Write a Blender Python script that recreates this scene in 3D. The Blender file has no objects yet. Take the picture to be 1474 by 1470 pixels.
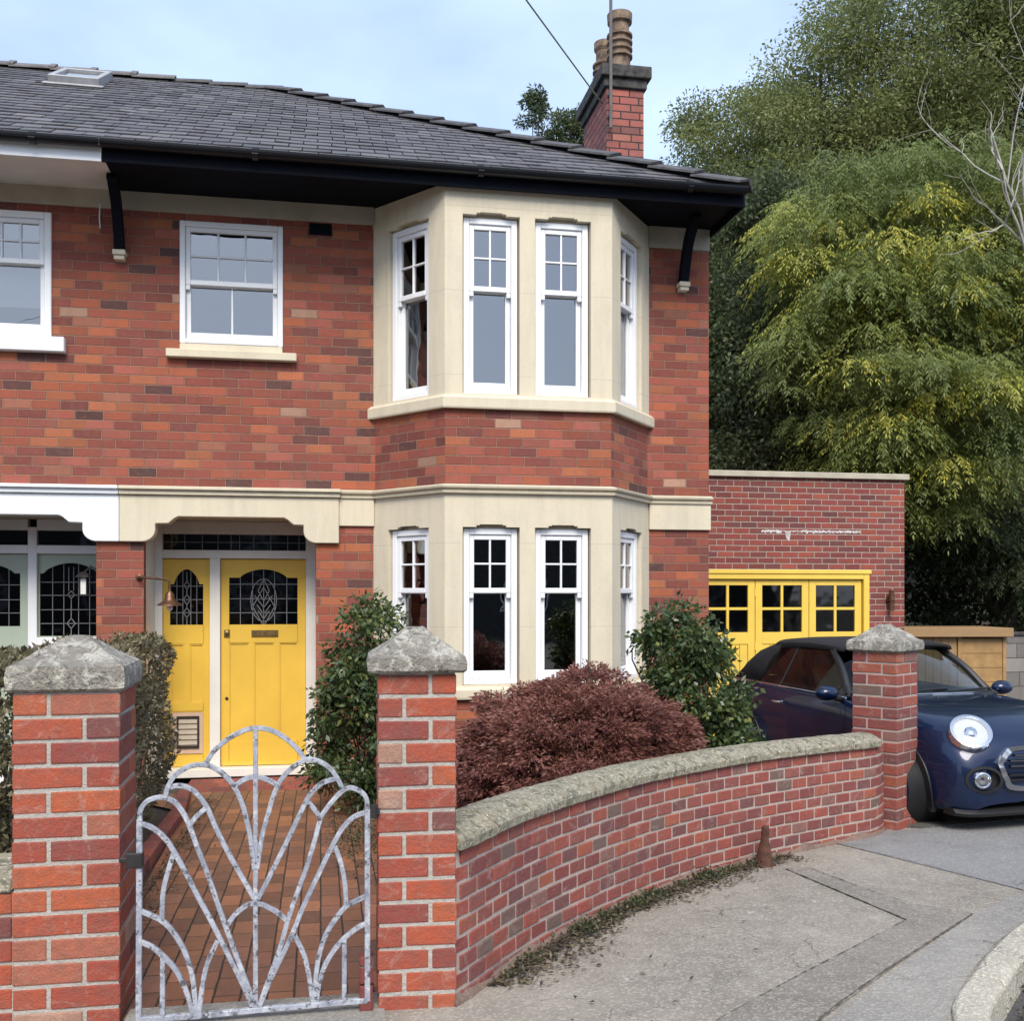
import bpy, bmesh, math, random
import numpy as np
from mathutils import Vector, Matrix
random.seed(7); RNG = np.random.default_rng(11)
R = math.radians
scn = bpy.context.scene
col = scn.collection

# ---------------------------------------------------------------- camera
TH = R(10.4); CT, ST = math.cos(TH), math.sin(TH)
FPX = 1500.0; EYE = 1.6
cd = bpy.data.cameras.new('camera'); cam = bpy.data.objects.new('camera', cd); col.objects.link(cam)
cam.location = (0, 0, EYE); cam.rotation_euler = (R(90), 0, -TH)
cd.sensor_fit = 'HORIZONTAL'; cd.sensor_width = 36.0; cd.lens = 36.0*FPX/1474.0
cd.shift_y = (856-735)/1474.0; cd.clip_end = 600; cd.clip_start = 0.05
scn.camera = cam
scn.render.resolution_x = 1024; scn.render.resolution_y = 1022

# ---------------------------------------------------------------- sky, sun, exposure
SUN_EL, SUN_AZ = 46.0, 186.0         # azimuth measured from +Y clockwise: behind the camera, a little to its left
wd = bpy.data.worlds.new('World'); scn.world = wd; wd.use_nodes = True
nt = wd.node_tree; nt.nodes.clear()
def wn(t, **k):
    n = nt.nodes.new(t)
    for a, b in k.items(): setattr(n, a, b)
    return n
sky = wn('ShaderNodeTexSky', sky_type='NISHITA', sun_disc=False, sun_elevation=R(SUN_EL), sun_rotation=R(SUN_AZ),
         air_density=1.0, dust_density=1.5, ozone_density=1.0)
tc = wn('ShaderNodeTexCoord'); mp = wn('ShaderNodeMapping'); mp.inputs['Scale'].default_value = (1, 1, 2.2)
nz = wn('ShaderNodeTexNoise'); nz.inputs['Scale'].default_value = 2.3; nz.inputs['Detail'].default_value = 5; nz.inputs['Roughness'].default_value = .5
rp = wn('ShaderNodeValToRGB'); rp.color_ramp.elements[0].position = .34; rp.color_ramp.elements[1].position = .72
rp.color_ramp.elements[0].color = (.30, .30, .30, 1); rp.color_ramp.elements[1].color = (.72, .72, .72, 1)
mx = wn('ShaderNodeMixRGB'); mx.inputs['Color2'].default_value = (6.6, 8.3, 11.4, 1)
bg = wn('ShaderNodeBackground'); bg.inputs['Strength'].default_value = .088
wo = wn('ShaderNodeOutputWorld')
L = nt.links.new
L(tc.outputs['Generated'], mp.inputs['Vector']); L(mp.outputs[0], nz.inputs['Vector']); L(nz.outputs[0], rp.inputs[0])
L(rp.outputs[0], mx.inputs['Fac']); L(sky.outputs[0], mx.inputs['Color1']); L(mx.outputs[0], bg.inputs['Color']); L(bg.outputs[0], wo.inputs[0])

sd = bpy.data.lights.new('sun', 'SUN'); so = bpy.data.objects.new('sun', sd); col.objects.link(so)
sd.energy = 2.1; sd.angle = R(28); sd.color = (1, .93, .83)
az = R(SUN_AZ); el = R(SUN_EL)
sv = Vector((math.sin(az)*math.cos(el), math.cos(az)*math.cos(el), math.sin(el)))
so.rotation_euler = sv.to_track_quat('Z', 'Y').to_euler(); so.location = (0, 0, 30)
scn.view_settings.view_transform = 'Standard'; scn.view_settings.look = 'None'
scn.view_settings.exposure = 0.92; scn.view_settings.gamma = 1
scn.cycles.max_bounces = 8; scn.cycles.transparent_max_bounces = 12
scn.cycles.use_denoising = True

# ---------------------------------------------------------------- helpers
def gz(y): return -0.03*min(max(0, y-4.1), 10.)
def at(px, d):                                  # ground-plan point seen in photo column px at depth d
    l = (px-737)/FPX*d
    return (l*CT+d*ST, -l*ST+d*CT)

class NB:                                       # shader building
    def __init__(s, name):
        s.m = bpy.data.materials.new(name); s.m.use_nodes = True
        s.t = s.m.node_tree; s.t.nodes.clear()
        s.out = s.t.nodes.new('ShaderNodeOutputMaterial')
    def n(s, t, ins=None, **k):
        x = s.t.nodes.new(t)
        for a, b in k.items(): setattr(x, a, b)
        for a, b in (ins or {}).items(): s.set(x.inputs[a], b)
        return x
    def set(s, i, v):
        if isinstance(v, bpy.types.NodeSocket): s.t.links.new(v, i)
        elif isinstance(v, bpy.types.Node): s.t.links.new(v.outputs[0], i)
        elif isinstance(v, (tuple, list)) and i.type == 'RGBA' and len(v) == 3: i.default_value = (*v, 1)
        else: i.default_value = v
    def math(s, op, a, b=0., c=None):
        x = s.n('ShaderNodeMath', {0: a, 1: b}, operation=op)
        if c is not None: s.set(x.inputs[2], c)
        return x.outputs[0]
    def mix(s, f, a, b, mode='MIX'):
        return s.n('ShaderNodeMixRGB', {'Fac': f, 'Color1': a, 'Color2': b}, blend_type=mode).outputs[0]
    def ramp(s, f, stops, interp='LINEAR'):
        x = s.n('ShaderNodeValToRGB', {0: f}); cr = x.color_ramp; cr.interpolation = interp
        while len(cr.elements) < len(stops): cr.elements.new(.5)
        for e, (p, c) in zip(cr.elements, stops):
            e.position = p; e.color = (*c, 1) if isinstance(c, (tuple, list)) else (c, c, c, 1)
        return x.outputs[0]
    def noise(s, scale, detail=4, rough=.55, vec=None, dist=0.):
        i = {'Scale': scale, 'Detail': detail, 'Roughness': rough, 'Distortion': dist}
        if vec is not None: i['Vector'] = vec
        else: i['Vector'] = s.pos()
        return s.n('ShaderNodeTexNoise', i).outputs[0]
    def pos(s): return s.n('ShaderNodeTexCoord').outputs['Object']
    def uv(s): return s.n('ShaderNodeUVMap').outputs[0]
    def attr(s, a): return s.n('ShaderNodeAttribute', attribute_name=a).outputs['Fac']
    def bump(s, h, strength=.5, dist=.01, norm=None):
        i = {'Height': h, 'Strength': strength, 'Distance': dist}
        if norm is not None: i['Normal'] = norm
        return s.n('ShaderNodeBump', i).outputs[0]
    def pbr(s, base, rough=.7, bump=None, **k):
        i = {'Base Color': base, 'Roughness': rough}
        if bump is not None: i['Normal'] = bump
        i.update(k)
        p = s.n('ShaderNodeBsdfPrincipled', i); s.t.links.new(p.outputs[0], s.out.inputs[0]); return s.m

def mapped(b, vec, sc):
    return b.n('ShaderNodeMapping', {'Vector': vec, 'Scale': sc}).outputs[0]

def brick_mat(name, bw, bh, joint, pal, mortar, stain=(.10, .07, .06), swap=False, depth=.006, rough=.85, bond=.5, effl=0.0, mort_mix=1.0):
    b = NB(name); uv = b.uv(); sp = b.n('ShaderNodeSeparateXYZ', {0: uv})
    u, v = (sp.outputs[1], sp.outputs[0]) if swap else (sp.outputs[0], sp.outputs[1])
    wob = b.noise(9, 3, .6); wob2 = b.math('MULTIPLY', b.math('SUBTRACT', wob, .5), .009)
    u = b.math('ADD', u, wob2); v = b.math('ADD', v, wob2)
    vr = b.math('DIVIDE', v, bh); row = b.math('FLOOR', vr)
    rj = b.n('ShaderNodeTexWhiteNoise', {'W': row}, noise_dimensions='1D').outputs[0]
    sh = b.math('ADD', b.math('MULTIPLY', b.math('FLOORED_MODULO', row, 2.), bond), b.math('MULTIPLY', rj, .16))
    uc = b.math('ADD', b.math('DIVIDE', u, bw), sh); cl = b.math('FLOOR', uc)
    fx = b.math('FRACT', uc); fy = b.math('FRACT', vr)
    ex = b.math('MULTIPLY', b.math('MINIMUM', fx, b.math('SUBTRACT', 1., fx)), bw)
    ey = b.math('MULTIPLY', b.math('MINIMUM', fy, b.math('SUBTRACT', 1., fy)), bh)
    e = b.math('MINIMUM', ex, ey)
    e = b.math('ADD', e, b.math('MULTIPLY', b.math('SUBTRACT', b.noise(60, 2), .5), .006))
    mask = b.n('ShaderNodeMapRange', {0: e, 1: joint*.32, 2: joint*.68}).outputs[0]
    cv = b.n('ShaderNodeCombineXYZ', {0: cl, 1: row})
    wnz = b.n('ShaderNodeTexWhiteNoise', {'Vector': cv.outputs[0]}, noise_dimensions='2D')
    c = b.ramp(wnz.outputs[0], pal, 'CONSTANT')
    hs = b.n('ShaderNodeHueSaturation', {'Color': c, 'Value': b.math('ADD', .78, b.math('MULTIPLY', b.n('ShaderNodeSeparateColor', {0: wnz.outputs[1]}).outputs[1], .42))})
    c = hs.outputs[0]
    c = b.mix(b.ramp(b.noise(35, 5, .7), [(.38, .0), (.75, .30)]), c, stain)
    c = b.mix(b.ramp(b.noise(17, 6, .75, dist=.4), [(.50, .0), (.74, .22)]), c, tuple(min(1, x*1.6+.03) for x in pal[0][1]))
    c = b.mix(b.ramp(b.noise(1.3, 4, .6), [(.4, .0), (.8, .45)]), c, b.mix(.6, c, stain))
    c = b.mix(b.ramp(b.noise(2.2, 5, .6, vec=mapped(b, b.pos(), (2.2, 2.2, .28))), [(.5, 0.), (.75, .32)]), c, stain)
    if effl: c = b.mix(b.ramp(b.noise(2.6, 6, .7), [(.58, .0), (.8, effl)]), c, (.5, .43, .38))
    mo = b.mix(b.noise(22, 4), mortar, tuple(x*.62 for x in mortar))
    c = b.mix(b.math('ADD', mask, 1-mort_mix) if mort_mix < 1 else mask, mo, c)
    h = b.math('ADD', mask, b.math('MULTIPLY', b.noise(120, 3), .25))
    return b.pbr(c, rough, b.bump(h, 1., depth*1.6))

def simple(name, c, rough=.6, var=.12, sc=8., bump=.0, bsc=40., **k):
    b = NB(name)
    d = tuple(max(0, x*(1-var*1.6)) for x in c)
    base = b.mix(b.ramp(b.noise(sc, 5, .6), [(.3, 0.), (.75, 1.)]), c, d)
    bp = b.bump(b.noise(bsc, 4, .6), bump, .01) if bump else None
    return b.pbr(base, rough, bp, **k)

PAL_HOUSE = [(0, (.31, .074, .036)), (.13, (.24, .054, .034)), (.28, (.30, .072, .042)), (.40, (.20, .047, .033)), (.51, (.36, .092, .038)), (.61, (.26, .060, .040)), (.70, (.33, .088, .058)),
             (.80, (.39, .115, .046)), (.865, (.16, .042, .033)), (.905, (.085, .032, .028)), (.955, (.29, .105, .062)), (.988, (.42, .24, .16))]
PAL_GAR = [(0, (.26, .050, .036)), (.2, (.21, .040, .034)), (.42, (.29, .060, .036)), (.62, (.18, .042, .036)), (.78, (.24, .05, .036)), (.9, (.14, .038, .036)), (.96, (.33, .078, .04))]
MAT = {}
MAT['brick'] = brick_mat('house_brick', .238, .083, .0085, PAL_HOUSE, (.36, .205, .14), effl=.10)
MAT['brick_garage'] = brick_mat('garage_brick', .225, .0772, .012, PAL_GAR, (.50, .40, .33), effl=.12)
MAT['brick_chim'] = brick_mat('chimney_brick', .235, .0885, .013, [(0, (.34, .10, .075)), (.4, (.30, .085, .07)), (.7, (.38, .13, .09)), (.88, (.20, .07, .06))], (.045, .04, .04), effl=.2)
MAT['brick_path'] = brick_mat('path_brick', .215, .105, .007, [(0, (.24, .094, .05)), (.2, (.19, .075, .044)), (.4, (.28, .11, .055)), (.6, (.165, .07, .045)), (.78, (.22, .092, .058)), (.92, (.30, .12, .06))],
                              (.035, .03, .024), stain=(.05, .05, .032), swap=True, depth=.004, rough=.6)
MAT['brick_step'] = brick_mat('step_brick', .11, .21, .008, PAL_GAR, (.2, .15, .12))

def brick_real(name, pal, stain=(.12, .09, .075)):
    b = NB(name); r = b.attr('rnd')
    c = b.ramp(r, pal, 'CONSTANT')
    c = b.mix(b.ramp(b.noise(16, 6, .7), [(.42, 0.), (.76, .55)]), c, stain)
    c = b.mix(b.ramp(b.noise(11, 7, .8, dist=1.2), [(.54, 0.), (.70, .5)]), c, (.46, .36, .30))
    c = b.mix(b.ramp(b.noise(5, 5, .7), [(.45, 0.), (.7, .4)]), c, (.22, .07, .05))
    c = b.mix(b.ramp(b.noise(120, 3, .6), [(.55, 0.), (.8, .35)]), c, (.09, .05, .045))
    h = b.math('ADD', b.noise(45, 5, .7), b.math('MULTIPLY', b.noise(200, 3), .4))
    return b.pbr(c, .82, b.bump(h, .9, .009))
MAT['brick_real'] = brick_real('pillar_brick', [(0, (.40, .082, .038)), (.22, (.33, .064, .036)), (.42, (.44, .10, .038)), (.60, (.36, .075, .04)), (.74, (.26, .055, .042)), (.84, (.38, .12, .07)), (.91, (.42, .24, .17)), (.955, (.18, .055, .05))])
MAT['brick_wall'] = brick_real('garden_wall_brick', [(0, (.29, .066, .048)), (.16, (.24, .052, .043)), (.34, (.32, .072, .048)), (.5, (.20, .050, .046)), (.64, (.27, .072, .056)), (.78, (.36, .09, .048)), (.86, (.17, .06, .058)), (.93, (.24, .11, .09)), (.97, (.16, .10, .08))])
b = NB('mortar'); 
c = b.mix(b.noise(14, 6, .7), (.56, .52, .47), (.33, .30, .265))
MAT['mortar'] = b.pbr(c, .95, b.bump(b.noise(60, 5, .7), 1., .012))
b = NB('mortar_pink')
MAT['mortar_pink'] = b.pbr(b.mix(b.noise(10, 6, .7), (.50, .42, .365), (.29, .23, .195)), .95, b.bump(b.noise(90, 4), .7, .006))

b = NB('cream_stone')
n1 = b.noise(2.2, 6, .65); n2 = b.noise(40, 5, .7)
st = b.noise(3.5, 5, .6, vec=mapped(b, b.pos(), (3, 3, .35)))
c = b.mix(n1, (.68, .605, .455), (.58, .51, .375)); c = b.mix(b.ramp(st, [(.45, 0.), (.8, .5)]), c, (.45, .40, .30)); c = b.mix(b.ramp(n2, [(.5, 0.), (.85, .35)]), c, (.42, .37, .28))
c = b.mix(b.ramp(b.noise(1.1, 6, .7), [(.52, 0.), (.8, .35)]), c, (.42, .41, .33))
vv = b.math('FRACT', b.math('DIVIDE', b.math('ADD', b.n('ShaderNodeSeparateXYZ', {0: b.uv()}).outputs[1], .17), .74))
c = b.mix(b.math('MULTIPLY', b.math('LESS_THAN', vv, .008), .45), c, (.36, .32, .25))
MAT['stone'] = b.pbr(c, .85, b.bump(b.noise(70, 5, .7), .35, .004))
MAT['frieze'] = simple('frieze_paint', (.50, .45, .35), .8, .2, 3, .2)
MAT['white_paint'] = simple('white_painted_masonry', (.80, .83, .84), .75, .08, 2.5, .2)
MAT['upvc'] = simple('white_window_paint', (.82, .83, .84), .32, .04, 3)
MAT['cream_paint'] = simple('cream_joinery_paint', (.76, .74, .67), .45, .1, 4)
MAT['yellow'] = simple('yellow_door_paint', (.76, .49, .065), .38, .10, 2.2, .08, 60)
MAT['yellow2'] = simple('yellow_garage_paint', (.82, .57, .09), .45, .10, 2.2, .1, 50)
MAT['sage'] = simple('sage_green_paint', (.40, .47, .38), .45, .08, 3)
MAT['black'] = simple('black_blue_paint', (.004, .0055, .0105), .75, .2, 4, **{'Specular IOR Level': .12})
MAT['gutter'] = simple('gutter_black', (.008, .0095, .013), .35, .2, 4, **{'Specular IOR Level': .35})
MAT['iron'] = simple('dark_iron', (.025, .022, .022), .5, .3, 20)
MAT['lead'] = simple('window_lead', (.22, .22, .23), .5, .2, 20)
MAT['brass'] = simple('aged_brass', (.36, .25, .10), .38, .35, 30, Metallic=.9)
MAT['copper'] = simple('copper_brown', (.20, .105, .06), .42, .4, 22, Metallic=.7)
MAT['chrome'] = simple('chrome', (.75, .76, .78), .12, .05, 5, Metallic=1.)
MAT['rust'] = simple('rusty_iron', (.13, .055, .035), .85, .5, 25, .5)
MAT['soffit_grey'] = simple('grey_soffit_boards', (.78, .75, .70), .6, .12, 3)
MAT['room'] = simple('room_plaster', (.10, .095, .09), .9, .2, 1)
MAT['blind'] = simple('white_blind', (.72, .76, .78), .8, .06, 3)
MAT['lampglass'] = simple('frosted_glass', (.75, .75, .72), .2, .05, 5)

def glass_mat(name, refl, tint, rough=.015, wav=.0):
    b = NB(name)
    g = b.n('ShaderNodeBsdfGlossy', {'Color': (1, 1, 1), 'Roughness': rough})
    if wav: b.set(g.inputs['Normal'], b.bump(b.noise(2.2, 2), wav, .02))
    t = b.n('ShaderNodeBsdfTransparent', {'Color': tint})
    ge = b.n('ShaderNodeNewGeometry'); dt = b.n('ShaderNodeVectorMath', {0: ge.outputs['Normal'], 1: ge.outputs['Incoming']}, operation='DOT_PRODUCT').outputs['Value']
    lw = b.math('POWER', b.math('SUBTRACT', 1., b.math('ABSOLUTE', dt)), 4.)      # reflection grows towards grazing angles
    f = b.math('ADD', b.math('MULTIPLY', lw, .8), refl)
    m = b.n('ShaderNodeMixShader', {0: b.math('MINIMUM', f, .92), 1: t, 2: g}); b.t.links.new(m.outputs[0], b.out.inputs[0]); return b.m
MAT['glass'] = glass_mat('window_glass', .24, (.35, .38, .4), .01, .14)
MAT['glass_dark'] = glass_mat('leaded_glass', .07, (.12, .12, .14), .05, .3)
MAT['glass_car'] = glass_mat('car_glass', .025, (.50, .56, .54), .005)
MAT['glass_lamp'] = glass_mat('headlamp_glass', .03, (.93, .94, .95), .005)

# slate
b = NB('roof_slate'); r = b.attr('rnd')
c = b.ramp(r, [(0, (.055, .054, .060)), (.3, (.088, .084, .092)), (.6, (.115, .11, .116)), (.85, (.080, .072, .084)), (1, (.155, .148, .146))])
c = b.mix(b.ramp(b.noise(1.6, 5, .7), [(.45, 0.), (.75, .6)]), c, (.10, .10, .085))
c = b.mix(b.ramp(b.noise(30, 5, .7), [(.55, 0.), (.8, .5)]), c, (.14, .135, .13))
MAT['slate'] = b.pbr(c, .62, b.bump(b.noise(55, 5, .7), .6, .006))
MAT['ridge'] = simple('ridge_tile', (.105, .10, .10), .7, .45, 9, .4)
MAT['ridge_grey'] = simple('concrete_ridge_tile', (.17, .155, .15), .8, .3, 6, .4)
MAT['slab'] = simple('chimney_cap_stone', (.09, .085, .08), .9, .6, 12, .6)
MAT['pot'] = simple('buff_chimney_pot', (.34, .24, .16), .85, .6, 9, .4)

# lichened coping stone
b = NB('lichen_stone')
c = b.mix(b.noise(5, 6, .7), (.33, .30, .25), (.17, .155, .135))
c = b.mix(b.ramp(b.noise(19, 8, .76, dist=.7), [(.47, 0.), (.60, .75)]), c, (.62, .59, .50))
c = b.mix(b.ramp(b.noise(24, 6, .75, dist=.8), [(.55, 0.), (.62, .8)]), c, (.085, .085, .078))
c = b.mix(b.ramp(b.noise(3.1, 5, .6), [(.5, 0.), (.75, .4)]), c, (.20, .19, .10))
MAT['lichen'] = b.pbr(c, .95, b.bump(b.math('ADD', b.noise(24, 6, .75), b.noise(90, 4)), 1., .016))
b = NB('wall_coping_stone')
c = b.mix(b.noise(6, 6, .7), (.37, .33, .235), (.17, .155, .115))
c = b.mix(b.ramp(b.noise(20, 7, .75, dist=.4), [(.49, 0.), (.58, .85)]), c, (.10, .10, .068))
c = b.mix(b.ramp(b.noise(55, 5, .7), [(.55, 0.), (.63, .8)]), c, (.58, .55, .45))
MAT['coping'] = b.pbr(c, .95, b.bump(b.math('ADD', b.noise(30, 6, .75), b.noise(110, 4)), .7, .01))

# gate: worn galvanised paint
b = NB('worn_gate_paint')
c = b.mix(b.ramp(b.noise(12, 5, .7), [(.35, 0.), (.65, 1.)]), (.40, .42, .47), (.19, .20, .245))
c = b.mix(b.ramp(b.noise(26, 6, .75, dist=.5), [(.52, 0.), (.62, .85)]), c, (.50, .51, .54))
c = b.mix(b.ramp(b.noise(34, 6, .75), [(.54, 0.), (.61, .92)]), c, (.06, .058, .065))
MAT['gate'] = b.pbr(c, .55, b.bump(b.noise(80, 4), .4, .004))

# ground materials
def ground_mat(name, c1, c2, c3, speck, sc=1.0, rough=.9, lich=0.):
    b = NB(name)
    c = b.mix(b.ramp(b.noise(.9*sc, 6, .65), [(.32, 0.), (.7, 1.)]), c1, c2)
    c = b.mix(b.ramp(b.noise(5*sc, 7, .75), [(.45, 0.), (.75, .7)]), c, c3)
    c = b.mix(b.ramp(b.noise(1.9*sc, 8, .72, dist=.8), [(.50, 0.), (.66, .55)]), c, tuple(x*.55 for x in c1))
    v = b.n('ShaderNodeTexVoronoi', {'Scale': 95., 'Vector': b.pos()})
    c = b.mix(b.ramp(b.n('ShaderNodeSeparateColor', {0: v.outputs[1]}).outputs[0], [(.6, 0.), (.95, speck)]), c, tuple(min(1, x*1.75) for x in c1))
    c = b.mix(b.ramp(b.noise(160, 3, .6), [(.56, 0.), (.75, .55)]), c, tuple(x*.3 for x in c1))
    if lich:
        c = b.mix(b.ramp(b.noise(9, 5, .6), [(.66, 0.), (.72, lich)]), c, (.52, .51, .45))
    # hairline cracks
    vc = b.n('ShaderNodeTexVoronoi', {'Scale': 1.15, 'Vector': b.n('ShaderNodeVectorMath', {0: b.pos(), 1: b.n('ShaderNodeTexNoise', {'Scale': 2.5, 'Detail': 5., 'Vector': b.pos()}).outputs[1]}).outputs[0]}, feature='DISTANCE_TO_EDGE')
    cr = b.math('MULTIPLY', b.ramp(vc.outputs[0], [(0, 1.), (.007, 0.)]), b.ramp(b.noise(1.1, 2), [(.5, 0.), (.6, .8)]))
    c = b.mix(cr, c, (.05, .047, .04))
    h = b.math('SUBTRACT', b.math('ADD', b.noise(60, 4, .7), b.math('MULTIPLY', v.outputs[0], .8)), cr)
    return b.pbr(c, rough, b.bump(h, .55, .008))
MAT['concrete'] = ground_mat('old_concrete_pavement', (.30, .265, .218), (.185, .163, .133), (.36, .325, .27), .4, lich=.5)
MAT['concrete2'] = ground_mat('pale_concrete_strip', (.275, .256, .225), (.20, .187, .163), (.32, .30, .26), .35, lich=.25)
MAT['patch'] = ground_mat('trench_asphalt', (.23, .205, .172), (.165, .148, .124), (.27, .245, .205), .55)
MAT['asphalt'] = ground_mat('asphalt_crossover', (.225, .22, .212), (.185, .182, .178), (.26, .255, .245), .4)
MAT['drive'] = ground_mat('dark_gravel_drive', (.085, .08, .072), (.05, .048, .045), (.11, .105, .095), .6)
MAT['road'] = ground_mat('road_asphalt', (.075, .072, .07), (.05, .05, .05), (.09, .085, .08), .5)
MAT['soil'] = ground_mat('garden_soil', (.055, .04, .028), (.035, .026, .02), (.075, .055, .035), .3)
MAT['earth'] = ground_mat('earth', (.06, .05, .035), (.035, .032, .022), (.05, .055, .025), .2)
MAT['kerb'] = ground_mat('kerb_stone', (.42, .385, .31), (.33, .30, .24), (.46, .43, .36), .5, 2.5, lich=.4)
MAT['seam'] = simple('crack_dirt', (.115, .103, .083), .95, .4, 20)
MAT['dirt'] = ground_mat('footway_dirt', (.09, .075, .055), (.06, .052, .036), (.13, .11, .08), .5, 3)

def leaf_mat(name, stops, gloss=.45, trans=.35, spec=.5):
    b = NB(name); r = b.attr('rnd'); c = b.ramp(r, stops)
    p = b.n('ShaderNodeBsdfPrincipled', {'Base Color': c, 'Roughness': gloss, 'Specular IOR Level': spec})
    t = b.n('ShaderNodeBsdfTranslucent', {'Color': b.mix(.5, c, (.25, .30, .03), 'MULTIPLY') if False else c})
    m = b.n('ShaderNodeMixShader', {0: trans, 1: p, 2: t}); b.t.links.new(m.outputs[0], b.out.inputs[0]); return b.m
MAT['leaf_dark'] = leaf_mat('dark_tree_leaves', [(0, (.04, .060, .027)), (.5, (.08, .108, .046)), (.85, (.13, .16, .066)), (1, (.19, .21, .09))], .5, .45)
MAT['leaf_mid'] = leaf_mat('mid_tree_leaves', [(0, (.10, .125, .046)), (.4, (.18, .21, .068)), (.75, (.26, .285, .095)), (1, (.38, .38, .16))], .5, .45)
MAT['leaf_ash'] = leaf_mat('ash_leaves', [(0, (.095, .130, .042)), (.35, (.185, .230, .066)), (.62, (.27, .315, .085)), (.82, (.42, .42, .085)), (1, (.68, .60, .09))], .5, .45)
MAT['leaf_bush'] = leaf_mat('glossy_bush_leaves', [(0, (.032, .052, .020)), (.5, (.065, .10, .036)), (.85, (.115, .155, .05)), (1, (.30, .30, .09))], .34, .28)
MAT['leaf_hedge'] = leaf_mat('brown_hedge_leaves', [(0, (.06, .05, .028)), (.35, (.12, .105, .055)), (.7, (.19, .165, .09)), (1, (.32, .28, .17))], .45, .25)
MAT['leaf_var'] = leaf_mat('variegated_leaves', [(0, (.03, .045, .02)), (.5, (.06, .085, .035)), (.8, (.2, .22, .11)), (1, (.4, .4, .24))], .35, .2)
MAT['leaf_acer'] = leaf_mat('maroon_acer_leaves', [(0, (.115, .042, .036)), (.4, (.20, .078, .062)), (.75, (.28, .118, .088)), (.93, (.36, .165, .118)), (1, (.42, .22, .15))], .5, .3)
MAT['leaf_weed'] = leaf_mat('weed_leaves', [(0, (.03, .04, .018)), (.5, (.06, .07, .028)), (.8, (.10, .11, .045)), (1, (.18, .15, .08))], .6, .2)
MAT['leaf_dead'] = leaf_mat('dead_leaves', [(0, (.03, .022, .016)), (.6, (.07, .05, .03)), (1, (.2, .15, .08))], .8, .1)
MAT['bark'] = simple('bark', (.075, .06, .045), .9, .5, 6, .8)
MAT['bark_pale'] = simple('bare_pale_twigs', (.52, .49, .43), .85, .3, 6, .4)
MAT['wood'] = simple('new_timber', (.42, .25, .095), .7, .3, 5, .3)
b = NB('timber_boards'); sp = b.n('ShaderNodeSeparateXYZ', {0: b.uv()})
c = b.mix(b.noise(5, 6, .7, vec=mapped(b, b.pos(), (1, 1, 8))), (.36, .22, .10), (.24, .15, .07))
MAT['boards'] = b.pbr(c, .75, b.bump(b.noise(30, 5, vec=mapped(b, b.pos(), (.4, .4, 3))), .3, .005))
MAT['block'] = brick_mat('grey_block_wall', .44, .215, .012, [(0, (.19, .18, .165)), (.5, (.24, .225, .205)), (.8, (.15, .14, .13))], (.12, .115, .105))

# car materials
b = NB('navy_car_paint')
MAT['paint'] = b.pbr((.0018, .0105, .044), .36, None, Metallic=.25, **{'Coat Weight': .65, 'Coat Roughness': .02, 'Specular IOR Level': .35})
MAT['softtop'] = simple('black_fabric_roof', (.012, .012, .014), .9, .3, 60, .3, 300)
MAT['plastic'] = simple('black_plastic', (.012, .012, .013), .5, .2, 40)
MAT['tyre'] = simple('tyre_rubber', (.014, .014, .014), .8, .2, 20)
MAT['seatm'] = simple('dark_leather', (.02, .02, .022), .5, .2, 20)
MAT['cable'] = simple('cable_sheath', (.20, .24, .15), .6, .1, 5)
MAT['reflector'] = simple('bright_reflector', (.70, .71, .74), .5, .12, 60)
MAT['rim'] = simple('alloy', (.3, .3, .31), .3, .1, 10, Metallic=1.)
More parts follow.
